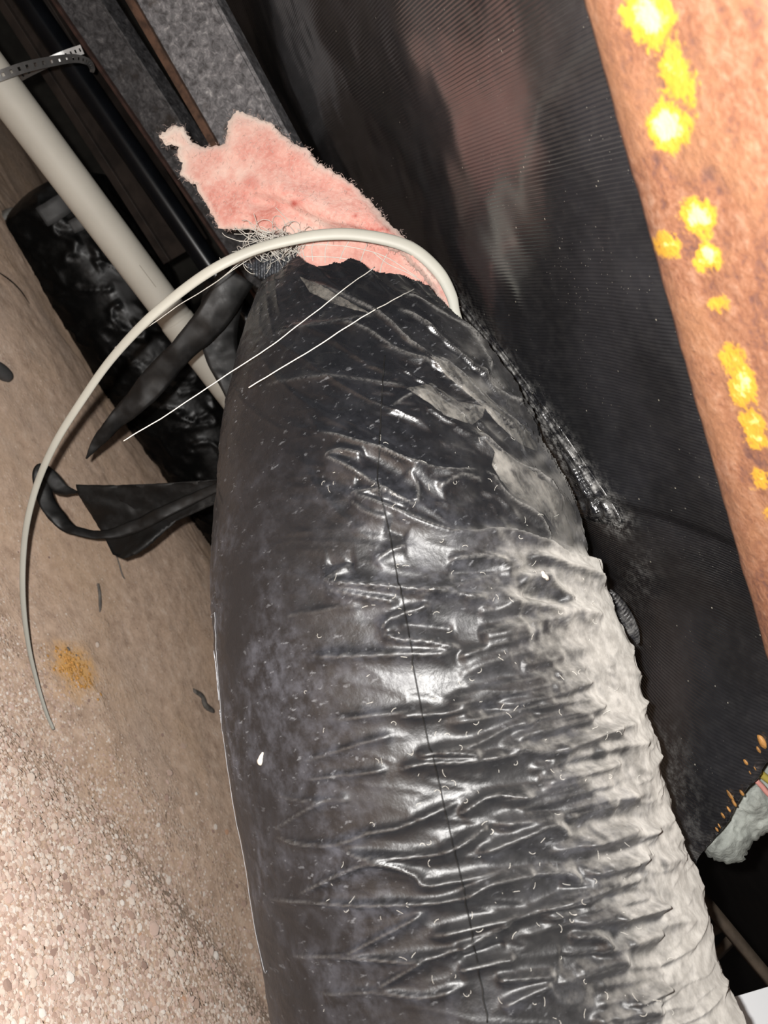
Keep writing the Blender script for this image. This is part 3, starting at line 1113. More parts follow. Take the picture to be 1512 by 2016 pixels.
tag(o, 'dark plastic sheet hanging close behind the left side of the big duct', 'plastic strip')

# ------------------------------------------------------------------ the big duct
duct = thing('flexible_duct', 'large black plastic wrapped flexible duct with torn end and dusty top', 'duct')
SEC = [  # left silhouette px, right silhouette px, distance of the axis
    (700, 2520, 1600, 2330, .585), (612, 2230, 1478, 2075, .615), (545, 2016, 1400, 1850, .645), (487, 1740, 1328, 1610, .675), (447, 1500, 1278, 1440, .695),
    (420, 1290, 1222, 1250, .715), (410, 1130, 1172, 1095, .74), (417, 960, 1095, 965, .77), (432, 800, 1005, 835, .80), (465, 690, 918, 722, .83),
    (505, 600, 868, 642, .86), (556, 530, 842, 592, .88), (612, 490, 850, 545, .90), (650, 455, 830, 500, .925)]
rows = []
for lx, ly, rx, ry, d in SEC:
    a = ray(lx, ly); b = ray(rx, ry)
    a /= np.linalg.norm(a); b /= np.linalg.norm(b)
    c = a + b; c /= np.linalg.norm(c)
    half = .5 * math.acos(np.dot(a, b))
    dist = d / np.dot(c, -AZ)
    rows.append(np.concatenate([CAMP + c * dist, [dist * math.sin(half)]]))
NS, NA = 660, 600
cc = cr(np.array(rows), 2000)
sl = np.concatenate([[0], np.cumsum(np.linalg.norm(np.diff(cc[:, :3], axis=0), axis=1))])
su = np.linspace(0, sl[-1], NS)
cc = np.stack([np.interp(su, sl, cc[:, k]) for k in range(4)], 1)
T = np.gradient(cc[:, :3], axis=0); T /= np.linalg.norm(T, axis=1)[:, None]
N0 = CAMP - cc[:, :3]; N0 -= (N0 * T).sum(1)[:, None] * T; N0 /= np.linalg.norm(N0, axis=1)[:, None]
B0 = np.cross(T, N0)
tl = np.linspace(-1, 1, NA, endpoint=False)
th = np.pi * (tl * .72 + .28 * tl ** 3)            # denser toward the camera side
Rv = cos_ = np.cos(th)[None, :, None] * N0[:, None, :] + np.sin(th)[None, :, None] * B0[:, None, :]
base = cc[:, None, :3] + cc[:, None, 3:4] * Rv
basef = base.reshape(-1, 3); Rf = Rv.reshape(-1, 3)
px, py, pz = proj(basef)
fdot = ((CAMP - basef) * Rf).sum(1)
front = fdot > -.30
fw = sm(-.30, -.04, fdot)
disp = np.zeros(len(basef))
crest = np.zeros(len(basef))
SI = np.repeat(su, NA); TH = np.tile(th, NS)


def fold(pts, amp, w1, w2, p=1.0, e=.14):
    """A crease crest along pixel points; w1/w2 its half widths above and below (pixels)."""
    global disp
    a = np.array(pts, float)
    if len(a) > 2: a = cr(a, len(a) * 4)
    wm = 4 * max(w1, w2)
    m = front & (px > a[:, 0].min() - wm) & (px < a[:, 0].max() + wm) & (py > a[:, 1].min() - wm) & (py < a[:, 1].max() + wm)
    if not m.any(): return
    d, sd, fr = poly_dist(px[m], py[m], a)
    if a[-1, 0] < a[0, 0]: sd = -sd
    ww = np.where(sd < 0, w1, w2)
    h = amp * np.exp(-(d / ww) ** p * 1.0) * (.12 + .88 * np.minimum(sm(0, e, fr), sm(1, 1 - e, fr) if False else 1 - sm(1 - e, 1, fr)))
    if amp > 0:
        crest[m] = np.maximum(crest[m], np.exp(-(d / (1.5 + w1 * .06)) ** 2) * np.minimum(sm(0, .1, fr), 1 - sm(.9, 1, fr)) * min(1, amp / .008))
    disp[m] += h * fw[m] * (1 - (.6 if a[:, 1].mean() < 990 else .45) * sm(.8, 1.0, np.abs(np.sin(TH[m]))))


# general slack, rounded sags and fine transverse crinkle
q = np.stack([SI * 6, np.cos(TH) * 1.2, np.sin(TH) * 1.2], -1)
disp += .006 * fbm(q, 3, 80)
q = np.stack([SI * 40 + np.sin(TH) * 2.0, np.cos(TH) * 1.6, np.sin(TH) * 1.6], -1)
rg = np.clip(1 - np.abs(vnoise(q, 90)) * 2.6, 0, 1)
lowmask = sm(-.9, .9, np.sin(TH) * 1.0)
lo_y = sm(900, 1350, py)
disp += .0040 * rg ** 2 * (.15 + .85 * sm(.0, .6, np.sin(TH))) * (.25 + .75 * lo_y)
q = np.stack([SI * 85 + np.sin(TH) * 5.0, np.cos(TH) * 4, np.sin(TH) * 4], -1)
disp += .0016 * np.clip(1 - np.abs(fbm(q, 2, 95)) * 2.6, 0, 1) ** 2 * (.3 + .7 * sm(-.4, .5, np.sin(TH)))

q = np.stack([SI * 26 + TH * 5.5, TH * 1.6, SI * 3], -1)
upm = 1 - sm(960, 1080, py)
disp += fw * .0045 * np.clip(1 - np.abs(fbm(q, 2, 97)) * 3.2, 0, 1) ** 2 * upm * (.25 + .75 * sm(-.5, .3, np.sin(TH)))

FOLDS = [
    # upper part, slanting to the right
    ([(598, 550), (658, 576), (731, 616), (764, 639), (813, 685), (900, 728)], 6, 14, 22),
    ([(671, 637), (724, 655), (780, 692), (856, 718)], 6, 10, 14),
    ([(787, 569), (850, 600), (930, 650), (985, 735)], 7, 14, 24),
    ([(780, 610), (850, 650), (920, 705), (975, 752)], 6, 12, 16),
    ([(850, 699), (910, 731), (963, 782), (1017, 824), (1055, 859)], 8, 10, 18),
    ([(870, 730), (951, 797), (1010, 840), (1055, 886)], 7, 12, 14),
    ([(930, 839), (984, 880), (1070, 937), (1136, 996)], 8, 10, 22),
    ([(939, 711), (975, 752), (1058, 812), (1085, 850)], 8, 8, 14),
    ([(966, 913), (1011, 973), (1070, 1011), (1103, 1071)], 7, 10, 14),
    ([(540, 660), (640, 640), (740, 625)], 3, 12, 14),
    ([(520, 760), (640, 745), (737, 755), (800, 760)], 4, 14, 20),
    ([(770, 800), (830, 770), (880, 790), (940, 830)], 5, 12, 18),
    ([(628, 851), (681, 867), (747, 887), (814, 914), (896, 925), (950, 915)], 10, 8, 18),
    ([(640, 902), (690, 925), (740, 955), (790, 985), (822, 993)], 9, 8, 14),
    ([(640, 902), (672, 893), (720, 900)], 6, 8, 10),
    ([(800, 925), (822, 955), (822, 992)], 5, 12, 16),
    ([(860, 960), (910, 935), (960, 940)], 5, 14, 18),
    ([(688, 971), (714, 981), (760, 1000), (823, 1026), (896, 1049), (990, 1043), (1060, 1062), (1135, 1085)], 12, 7, 30),
    ([(690, 972), (735, 968), (770, 975)], 6, 8, 9),
    ([(690, 985), (720, 1010), (770, 1030)], 4, 12, 16),
    # middle
    ([(690, 1110), (660, 1130), (636, 1147)], 6, 10, 12),
    ([(635, 1147), (700, 1150), (790, 1158), (880, 1168), (962, 1185)], 11, 9, 15),
    ([(640, 1160), (700, 1172), (790, 1187)], 6, 8, 12),
    ([(735, 1108), (770, 1085), (800, 1075)], 5, 9, 12),
    ([(750, 1244), (765, 1222), (800, 1208), (850, 1192)], 9, 9, 12),
    ([(749, 1247), (790, 1258), (850, 1263), (907, 1277)], 9, 8, 13),
    ([(600, 1292), (700, 1290), (800, 1287), (860, 1287), (905, 1277)], 6, 8, 14),
    ([(560, 1215), (640, 1200), (715, 1190)], 3, 8, 14),
    ([(1030, 1092), (1110, 1112), (1165, 1128), (1195, 1165)], 8, 10, 16),
    ([(880, 1105), (940, 1095), (1000, 1110)], 6, 12, 10),
    ([(965, 1182), (1050, 1192), (1130, 1202), (1195, 1215)], 10, 14, 22),
    ([(1010, 1140), (1060, 1135), (1105, 1160), (1130, 1190)], 7, 10, 14),
    ([(900, 1330), (1000, 1290), (1100, 1280), (1180, 1270)], 5, 16, 26),
    ([(870, 1395), (960, 1370), (1060, 1350), (1150, 1330)], 6, 14, 20),
    ([(870, 1425), (960, 1410), (1080, 1385), (1190, 1375)], 8, 12, 20),
    ([(780, 1410), (860, 1405), (930, 1390)], 6, 8, 12),
    ([(640, 1420), (760, 1405), (860, 1395)], 4, 10, 14),
    ([(850, 1480), (930, 1465), (1000, 1430), (1050, 1420)], 7, 10, 16),
    ([(975, 1462), (1070, 1480), (1160, 1445), (1250, 1420)], 9, 14, 24),
    ([(818, 1485), (880, 1480), (950, 1486)], 7, 7, 10),
    ([(782, 1517), (829, 1503), (924, 1497), (1000, 1480)], 8, 8, 12),
    ([(593, 1501), (720, 1461), (780, 1447)], 4, 8, 14),
    ([(593, 1535), (680, 1527), (764, 1515)], 4, 9, 10),
    ([(538, 1635), (604, 1594), (640, 1578)], 5, 9, 12),
    ([(540, 1566), (604, 1577), (690, 1575)], 4, 9, 10),
    ([(531, 1646), (604, 1661), (669, 1659), (727, 1639), (786, 1628), (873, 1592), (915, 1573)], 6, 9, 13),
    ([(669, 1668), (727, 1686), (862, 1679), (950, 1628)], 7, 9, 13),
    ([(862, 1679), (915, 1655), (962, 1622)], 6, 8, 12),
    ([(578, 1766), (662, 1723), (727, 1697), (778, 1705), (818, 1723), (837, 1741), (900, 1733), (1002, 1709)], 7, 9, 13),
    ([(520, 1772), (618, 1774), (717, 1781), (873, 1774), (950, 1745)], 6, 8, 12),
    ([(680, 1879), (740, 1848), (793, 1821), (840, 1795)], 6, 8, 13),
    ([(567, 1883), (676, 1881), (818, 1890), (950, 1850)], 6, 8, 12),
    ([(837, 1847), (927, 1825), (1020, 1802), (1118, 1776), (1187, 1755)], 9, 10, 16),
    ([(742, 1945), (786, 1919), (840, 1885)], 6, 8, 12),
    ([(625, 1956), (727, 1952), (840, 1963), (920, 1940)], 5, 8, 12),
    # right, dusty part
    ([(900, 1605), (965, 1565), (1045, 1567)], 9, 8, 14),
    ([(962, 1622), (1064, 1609), (1155, 1576), (1260, 1562)], 9, 14, 22),
    ([(936, 1682), (1027, 1642), (1075, 1620), (1122, 1647)], 9, 10, 16),
    ([(900, 1773), (970, 1735), (1104, 1715), (1138, 1753)], 10, 10, 18),
    ([(1140, 1718), (1191, 1707), (1260, 1685)], 9, 8, 18),
    ([(1120, 1660), (1200, 1650), (1300, 1632)], 7, 14, 20),
    ([(900, 1871), (960, 1840), (1010, 1812)], 6, 8, 12),
    ([(1118, 1842), (1173, 1842), (1195, 1870)], 9, 8, 14),
    ([(1191, 1809), (1250, 1795), (1307, 1778)], 9, 10, 20),
    ([(900, 1911), (960, 1897), (1020, 1885)], 8, 8, 12),
    ([(973, 1929), (1030, 1925), (1100, 1918)], 7, 8, 12),
    ([(984, 1984), (1040, 1955), (1089, 1933)], 7, 8, 14),
    ([(1227, 1973), (1270, 1960), (1311, 1940)], 8, 10, 18),
    ([(1160, 2010), (1230, 1990), (1300, 1990)], 7, 12, 16),
    ([(1050, 1530), (1130, 1520), (1215, 1500)], 8, 12, 20),
    ([(1150, 1480), (1210, 1470), (1270, 1462)], 6, 12, 18),
    ([(1300, 1700), (1330, 1690), (1350, 1680)], 6, 14, 20),
]
rf = random.Random(17)
for k in range(46):
    y0 = 1120 + k * 20.5 + rf.uniform(-8, 8)
    xr = np.interp(y0 - 60, [1090, 1250, 1440, 1610, 1850, 2016], [1165, 1215, 1272, 1320, 1392, 1440])
    x1_ = xr - rf.uniform(20, 150); ln = rf.uniform(70, 230)
    sl_ = rf.uniform(-.30, -.12)
    FOLDS.append(([(x1_ - ln, y0 + 40 - sl_ * ln * .3), (x1_ - ln * .5, y0 + 40 + sl_ * ln * .35 + rf.uniform(-6, 6)), (x1_, y0 + 40 + sl_ * ln)], rf.uniform(3.5, 7), rf.uniform(7, 12), rf.uniform(12, 22)))
for pts, amp, w1, w2 in FOLDS:
    fold(pts, amp * .001, w1 * .95, w2 * .95, 1.0 if np.mean([q_[0] for q_ in pts]) < 980 else 1.45)
# hollows
for pts, amp, w in (([(700, 940), (760, 965)], 4, 14), ([(880, 1125), (1000, 1128)], 6, 14), ([(1020, 1170), (1120, 1185)], 7, 14), ([(780, 1225), (900, 1240)], 4, 12), ([(640, 1112), (700, 1105)], 4, 10),
                    ([(940, 1400), (1060, 1395)], 5, 10), ([(1000, 1590), (1150, 1600)], 5, 12), ([(1040, 1725), (1110, 1735)], 6, 14), ([(1010, 1480), (1080, 1500)], 5, 10), ([(760, 1040), (800, 1060)], 3, 16),
                    ([(1000, 1800), (1150, 1785)], 5, 10), ([(900, 1890), (1000, 1860)], 5, 10), ([(1100, 1885), (1180, 1880)], 5, 12)):
    fold(pts, -amp * .001, w, w)
# the upper jacket sits a little lower than the overlapping lower one
edge_line = cr(np.array([(400, 985), (560, 985), (688, 971), (760, 1000), (823, 1026), (896, 1049), (990, 1043), (1060, 1062), (1135, 1085), (1250, 1110)], float), 60)
ey = np.interp(px, edge_line[:, 0], edge_line[:, 1])
disp -= np.where(front, fw * .010 * sm(650, 1000, px) * sm(6, -6, py - ey) if False else .010 * sm(650, 1000, px) * (1 - sm(-8, 6, py - ey)), 0)
# lumps along the dusty silhouette
disp += .006 * np.clip(vnoise(np.stack([SI * 14, np.cos(TH), np.sin(TH)], -1), 99), -.6, 1) * sm(.55, .95, np.sin(TH))
DV = basef + Rf * disp[:, None]
Fc = grid_faces(NS, NA, True)
tear = cr(np.array([(480, 575), (540, 540), (565, 520), (585, 505), (600, 516), (625, 524), (660, 519), (676, 517), (692, 510), (712, 518), (728, 530), (750, 538), (790, 542), (830, 558), (870, 577), (895, 610), (960, 650)], float), 200)
fx, fy, _ = proj(DV)
rag = 5 * fbm(np.stack([fx / 14, fy / 14, 0 * fx], -1), 3, 15)
ty = np.interp(fx, tear[:, 0], tear[:, 1]) + rag * .6
isf = ((CAMP - DV) * Rf).sum(1) > 0
gone = (fy < ty)
keep = ~(gone[Fc].all(1))
Fk = Fc[keep]
used = np.unique(Fk); remap = -np.ones(len(DV), int); remap[used] = np.arange(len(used))
DJ = DV[used]
# lift rim vertices exactly onto the tear line
jacket = mesh_obj('jacket', DJ, remap[Fk], M_JACKET, duct)
dustv = (.05 + .95 * sm(-20, 10, fy - np.interp(fx, edge_line[:, 0], edge_line[:, 1]))) 
dustv = dustv + .35 * sm(-.2, .7, fbm(np.stack([fx / 60, fy / 40, 0 * fx], -1), 3, 44)) * (fy < 1090) * sm(820, 950, fx) * sm(640, 720, fy)
attr(jacket, 'dust', np.clip(dustv[used], 0, 1))
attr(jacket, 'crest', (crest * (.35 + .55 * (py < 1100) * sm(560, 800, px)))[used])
attr(jacket, 'baseup', Rf[used][:, 2])
attr(jacket, 'wear', (.15 + .85 * sm(760, 1120, fy - .25 * (700 - fx)))[used])
jacket['label'] = 'wrinkled glossy black plastic jacket grey with dust on top'

# surface lookup for the things that lie on the jacket
Fmask = isf & (fy > ty)
Fpx, Fpy, FV, FN = fx[Fmask], fy[Fmask], DV[Fmask], Rf[Fmask]


def on_duct(x, y, lift=.0006):
    k = np.argmin((Fpx - x) ** 2 + (Fpy - y) ** 2)
    return FV[k] + FN[k] * lift


def surf_line(rows, n, lift=.0006):
    c = cr(np.array(rows, float), n)
    p = np.array([on_duct(a, b, lift) for a, b in c])
    for _ in range(2):
        p[1:-1] = .25 * p[:-2] + .5 * p[1:-1] + .25 * p[2:]
    return p


tube('seam', surf_line([(757, 700), (752, 780), (748, 860), (744, 950), (757, 1000), (768, 1060), (782, 1130), (793, 1190), (808, 1270), (824, 1370), (842, 1450), (860, 1530), (880, 1610), (900, 1690), (918, 1780), (935, 1870), (960, 2010)], 420, .0006), .0006, M_SEAM, duct, 5)
pr_ = M_PRINT
for rows_ in ([(424, 1206), (416, 1212), (417, 1215)], [(424, 1206), (428, 1300), (438, 1432), (430, 1436)], [(430, 1448), (440, 1445), (452, 1540), (470, 1660), (495, 1790), (520, 1905), (526, 1912)]):
    tube('printed_line', surf_line(rows_, 60, .0006), .00028, pr_, duct, 5)
for rows_ in ([(427, 1398), (431, 1424)], [(421, 1280), (427, 1380)]):
    tube('printed_line', surf_line(rows_, 30, .0003), .0007, pr_, duct, 5)
# white blemish on the jacket
tube('paint_spot', surf_line([(519, 1480), (515, 1495), (513, 1508)], 10, .0004), [.0006, .001, .0016, .002, .0024, .0028, .003, .0026, .002, .001], M_SCRAP, duct, 8, flat=.3, ref=AZ)
tube('paint_spot', surf_line([(1066, 1128), (1072, 1135), (1076, 1138)], 8, .0006), .0018, M_SCRAP, duct, 6)

# thin dusty film loosened from the jacket
def film_patch(poly, lift, seed):
    b = resample(poly, 7, .5, seed)
    x0, y0 = b.min(0); x1, y1 = b.max(0)
    gx_, gy_ = np.meshgrid(np.arange(x0, x1, 7), np.arange(y0, y1, 7))
    gx_ = gx_.ravel(); gy_ = gy_.ravel()
    db, _, _ = poly_dist(gx_, gy_, b, True)
    k = in_poly(gx_, gy_, b) & (db > 4)
    nb = len(b)
    res = delaunay_2d_cdt([Vector(p) for p in np.vstack([b, np.stack([gx_[k], gy_[k]], 1)]).tolist()], [(i, (i + 1) % nb) for i in range(nb)], [list(range(nb))], 1, 1e-5)
    pv_ = np.array([tuple(v) for v in res[0]])
    dep = []
    for x, y in pv_:
        q = np.argmin((Fpx - x) ** 2 + (Fpy - y) ** 2)
        dep.append(np.dot(FV[q] - CAMP, -AZ))
    dep = np.array(dep) - lift - .002 * (1 + fbm(np.stack([pv_[:, 0] / 25, pv_[:, 1] / 25, 0 * pv_[:, 0] + seed], -1), 3, seed))
    Vp = np.array([P(a[0], a[1], q) for a, q in zip(pv_, dep)])
    o = mesh_obj('loose_film', Vp, [tuple(f) for f in res[2]], M_CLEAR, duct)
    m = o.modifiers.new('thickness', 'SOLIDIFY'); m.thickness = .0004
    return o


film_patch([(846, 700), (880, 712), (912, 733), (940, 755), (965, 785), (1017, 826), (1056, 862), (1058, 888), (1030, 878), (1010, 862), (975, 830), (951, 800), (905, 762), (868, 730)], .002, 1)
film_patch([(968, 915), (975, 890), (950, 862), (932, 842), (950, 850), (984, 882), (1030, 912), (1070, 939), (1110, 972), (1132, 998), (1136, 1030), (1128, 1076), (1105, 1070), (1092, 1040), (1072, 1013), (1040, 990), (1011, 975), (985, 945)], .002, 2)
film_patch([(800, 765), (850, 755), (900, 790), (955, 800), (950, 822), (930, 836), (880, 820), (840, 790)], .0015, 3)
film_patch([(590, 545), (625, 558), (660, 578), (730, 618), (705, 612), (650, 596), (610, 575)], .0015, 4)

# torn inner plastic: crumpled ribbed liner at the left of the tear
lin, *_ = puff('inner_liner', [(478, 520), (505, 508), (540, 500), (585, 498), (575, 520), (548, 545), (522, 553), (500, 545)], lambda x, y: .87 + .01 * math.sin(x * .6), M_LINER, duct, 3, .010, .008, 12, .8, .012, 90, 9)

# pink insulation: flap pulled up out of the jacket, and the layer still inside with its thread net
flap_poly = [(312, 266), (328, 256), (345, 245), (366, 255), (374, 270), (379, 281), (400, 289), (422, 288), (443, 283), (446, 262), (450, 240), (465, 217), (480, 223), (495, 229), (515, 236), (534, 242), (545, 254), (560, 268), (581, 283), (607, 294), (616, 308), (624, 320), (645, 332), (667, 343), (695, 364), (719, 386), (738, 408), (753, 425), (775, 448), (796, 468), (818, 492), (835, 511), (860, 540), (882, 567), (898, 606), (893, 622), (872, 596), (850, 565), (820, 530), (785, 498), (740, 480), (690, 470), (640, 468), (590, 468), (555, 458), (521, 460), (486, 451), (455, 452), (430, 449), (420, 430), (409, 408), (395, 385), (383, 365), (366, 352), (353, 343), (357, 322), (347, 305), (351, 292), (338, 285), (323, 283), (318, 274)]


def flap_depth(x, y):
    return .875 + .00022 * (640 - x) * (1 if x < 640 else .35) - .00010 * (y - 400)


def flap_shape(x, y):
    d, _, fr = poly_dist(x, y, [(470, 330), (560, 385), (640, 420), (720, 440), (800, 490), (850, 545)])
    h = .042 * np.exp(-(d / 32) ** 2) * sm(0, .3, fr)
    d2, _, f2 = poly_dist(x, y, [(500, 395), (560, 405), (600, 430), (650, 452), (700, 462)])
    h = h - .034 * np.exp(-(d2 / 14) ** 2)
    d3, _, f3 = poly_dist(x, y, [(455, 240), (470, 320), (500, 380)])
    h = h + .008 * np.exp(-(d3 / 22) ** 2)
    d4, _, f4 = poly_dist(x, y, [(600, 470), (640, 462), (690, 465)])
    return h - .012 * np.exp(-(d4 / 12) ** 2)


ins, ipv, iVf, irim = puff('insulation_flap', flap_poly, flap_depth, M_PINK, duct, 4.0, .017, .012, 26, 1.5, .011, 34, 21, flap_shape)
ins['label'] = 'fluffy pink fibreglass flap pulled out of the jacket'
n_ = len(ipv)
d_, _, _ = poly_dist(ipv[:, 0], ipv[:, 1], irim, True)
pale = .75 * (1 - sm(0, 16, d_)) + .55 * sm(430, 330, ipv[:, 0]) if False else .6 * (1 - sm(0, 14, d_)) + .6 * (1 - sm(330, 430, ipv[:, 0])) + .35 * (1 - sm(235, 300, ipv[:, 1]))
attr(ins, 'pale', np.tile(np.clip(pale, 0, 1), 2))
st = np.exp(-(((ipv[:, 0] - 579) / 8) ** 2 + ((ipv[:, 1] - 401) / 7) ** 2)) + .45 * np.exp(-(((ipv[:, 0] - 495) / 22) ** 2 + ((ipv[:, 1] - 358) / 14) ** 2))
for sx_, sy_ in ((722, 452), (733, 453), (743, 452), (752, 451), (763, 452), (700, 425)):
    st += .8 * np.exp(-(((ipv[:, 0] - sx_) / 4) ** 2 + ((ipv[:, 1] - sy_) / 4) ** 2))
attr(ins, 'stain', np.tile(np.clip(st, 0, 1), 2))

lay_poly = [(572, 560), (585, 500), (587, 478), (590, 455), (640, 452), (690, 456), (740, 466), (790, 486), (830, 520), (862, 560), (890, 606), (905, 640), (860, 650), (760, 620), (650, 590)]
lay, lpv, lVf, lrim = puff('insulation_layer', lay_poly, lambda x, y: .872 - .00012 * (y - 500), M_PINK, duct, 5, .012, .01, 26, .6, .003, 30, 23)
attr(lay, 'pale', np.full(len(lay.data.vertices), .12)); attr(lay, 'stain', np.zeros(len(lay.data.vertices)))


def on_layer(x, y, lift=.001):
    k = np.argmin((lpv[:, 0] - x) ** 2 + (lpv[:, 1] - y) ** 2)
    v = CAMP - lVf[k]
    d = np.dot(lVf[k] - CAMP, -AZ) - lift
    return P(x, y, d)


for rows_ in ([(597, 474), (596, 492), (600, 512)], [(620, 470), (614, 490), (616, 514)], [(650, 470), (641, 490), (640, 518)], [(690, 470), (676, 494), (668, 514)], [(725, 474), (716, 497), (708, 520)], [(762, 500), (752, 520), (748, 538)],
              [(592, 484), (640, 482), (700, 488), (760, 506), (820, 545)], [(735, 497), (765, 520), (800, 536), (828, 552)], [(600, 505), (650, 506), (700, 512)]):
    c = cr(np.array(rows_, float), 24)
    tube('net_thread', [on_layer(a, b) for a, b in c], .00055, M_THREAD, duct, 5)

# long loose threads
def thread_path(c):
    out = []; last = None
    for x, y, d in c:
        k = np.argmin((Fpx - x) ** 2 + (Fpy - y) ** 2)
        if (Fpx[k] - x) ** 2 + (Fpy[k] - y) ** 2 < 150:
            dd = np.dot(FV[k] - CAMP, -AZ) - .007
            d = dd if last is None else min(dd, last)
            last = d
        elif last is not None:
            d = last
        out.append(d)
    out = np.array(out)
    for _ in range(12): out[1:-1] = .25 * out[:-2] + .5 * out[1:-1] + .25 * out[2:]
    return np.array([P(a[0], a[1], q) for a, q in zip(c, out)])


for rows_ in ([(738, 526, .815), (690, 560, .80), (600, 630, .765), (520, 690, .75), (440, 742, .74), (380, 782, .735), (320, 822, .73), (243, 868, .725)],
              [(838, 563, .80), (815, 570, .79), (760, 598, .765), (700, 632, .74), (620, 684, .72), (550, 726, .71), (490, 763, .70)],
              [(545, 478, .86), (500, 500, .86), (466, 522, .86), (435, 548, .855), (392, 577, .85), (350, 602, .85), (290, 645, .845), (226, 684, .84)],
              [(540, 482, .865), (495, 508, .866), (460, 530, .865), (425, 556, .862), (405, 568, .86)]):
    cthr = cr(np.array(rows_, float), 60)
    pts = thread_path(cthr)
    pts = pts + .0006 * np.stack([fbm(pts * 60 + k * 9, 2, k) for k in range(3)], 1)
    o = tube('loose_thread', pts, .0005, M_THREAD, duct, 6)
# tangled frayed fibres
cur = []
rg = np.random.default_rng(5)
for k in range(95):
    x, y = rg.uniform(505, 592), rg.uniform(462, 505)
    d = rg.uniform(.845, .875)
    p = P(x, y, d)
    v = rg.normal(0, 1, 3); v /= np.linalg.norm(v)
    c = [p]
    ax = rg.normal(0, 1, 3); ax /= np.linalg.norm(ax)
    L = rg.uniform(.002, .0042); turn = rg.uniform(.05, .32)
    for j in range(14):
        v = v + np.cross(ax, v) * turn + rg.normal(0, .10, 3) + (p + np.array([0, 0, 0]) - c[-1]) * 4
        v /= np.linalg.norm(v)
        c.append(c[-1] + v * L)
    cur.append(np.array(c))
for k in range(26):
    x, y = rg.uniform(520, 600), rg.uniform(455, 500)
    p = P(x, y, .855)
    v = -AX * rg.uniform(.5, 1) - AY * rg.uniform(-.5, .6) + AZ * rg.normal(0, .3)
    c = [p]
    for j in range(10):
        v = v + rg.normal(0, .12, 3); v /= np.linalg.norm(v)
        c.append(c[-1] + v * .0045)
    cur.append(np.array(c))
fr_ = strands('frayed_fibers', cur, .00042, M_THREAD, duct)
tag(fr_, 'tangle of frayed white glass fibres', kind='stuff')
# fuzz around the pink flap
RIM_SIGN = 1.0 if np.sum(irim[:, 0] * np.roll(irim[:, 1], -1) - np.roll(irim[:, 0], -1) * irim[:, 1]) > 0 else -1.0
cur = []
for k in range(600):
    j = rg.integers(0, len(irim))
    x, y = irim[j] + rg.normal(0, 2.5, 2)
    d = flap_depth(x, y) - .012 + rg.normal(0, .004)
    p = P(x, y, d)
    cx_, cy_ = irim.mean(0)
    t1 = irim[(j + 2) % len(irim)] - irim[j - 2]
    nn = np.array([t1[1], -t1[0]]); nn /= np.linalg.norm(nn) + 1e-9
    nn = nn * RIM_SIGN
    v = AX * nn[0] - AY * nn[1] + rg.normal(0, .7, 3); v /= np.linalg.norm(v)
    L = rg.uniform(.0004, .0013)
    c = [p]
    for q_ in range(4):
        v = v + rg.normal(0, .35, 3); v /= np.linalg.norm(v)
        c.append(c[-1] + v * L)
    cur.append(np.array(c))
for k in range(900):
    j = rg.integers(0, len(iVf))
    p = iVf[j]
    v = (CAMP - p); v /= np.linalg.norm(v); v = v * .5 + rg.normal(0, .8, 3); v /= np.linalg.norm(v)
    c = [p]
    for q_ in range(4):
        v = v + rg.normal(0, .4, 3); v /= np.linalg.norm(v)
        c.append(c[-1] + v * rg.uniform(.0008, .002))
    cur.append(np.array(c))
fz = strands('insulation_fuzz', cur, .00016, M_FUZZ, duct)
tag(fz, kind='stuff')
# loose lint on the jacket
cur = []
for k in range(300):
    x = rg.uniform(600, 1330); y = rg.uniform(820, 2010)
    if x < 560 + 300 * rg.random() or x > np.interp(y, [800, 1100, 1500, 2016], [1000, 1150, 1250, 1380]): continue
    p = on_duct(x, y, .0008)
    v = rg.normal(0, 1, 3)
    vd = (p - CAMP) / np.linalg.norm(p - CAMP)
    v -= vd * np.dot(v, vd); v /= np.linalg.norm(v)
    c = [p]
    tr = rg.normal(0, .5)
    for q_ in range(5):
        v = v + np.cross(vd, v) * tr; v /= np.linalg.norm(v)
        c.append(c[-1] + v * rg.uniform(.0006, .0014))
    cur.append(np.array(c))
tag(strands('lint', cur, .00012, M_THREAD, duct), kind='stuff')

# bowed nylon tie
rows_ = [(905, 640, .80, 17), (896, 612, .80, 19), (888, 580, .80, 22), (864, 536, .80, 24), (820, 495, .80, 25), (770, 474, .80, 25), (700, 462, .80, 24), (640, 462, .80, 23), (580, 471, .80, 22), (500, 492, .80, 21), (420, 530, .80, 21), (345, 583, .81, 20), (280, 640, .82, 19), (215, 712, .84, 17), (160, 790, .86, 16), (110, 870, .885, 15), (75, 948, .91, 14), (53, 1030, .935, 13), (45, 1110, .955, 12), (46, 1190, .97, 11), (56, 1270, .985, 9), (72, 1340, .995, 8), (90, 1400, 1.0, 7), (105, 1436, 1.005, 6)]
pts, wd, c = pxpath(rows_, 240)
tie = tube('duct_tie', pts, wd * c[:, 2] / F / 2, M_NYLON, None, 16, flat=.55, ref=AZ)
tag(tie, 'long pale grey nylon tie bowed from the torn duct to the sand', 'tie')

# ------------------------------------------------------------------ litter on the sand
def litter(name, rows, mat, label, cat, n=20, k=8, flat=.6):
    c = cr(np.array(rows, float), n)
    pts = np.array([on_ground(a, b) for a, b, _ in c])
    dep = (pts - CAMP) @ -AZ
    rad = c[:, 2] * dep / F / 2
    pts[:, 2] += rad * flat * .6
    o = tube(name, pts, rad, mat, None, k, flat=flat, ref=ZZ)
    return tag(o, label, cat)


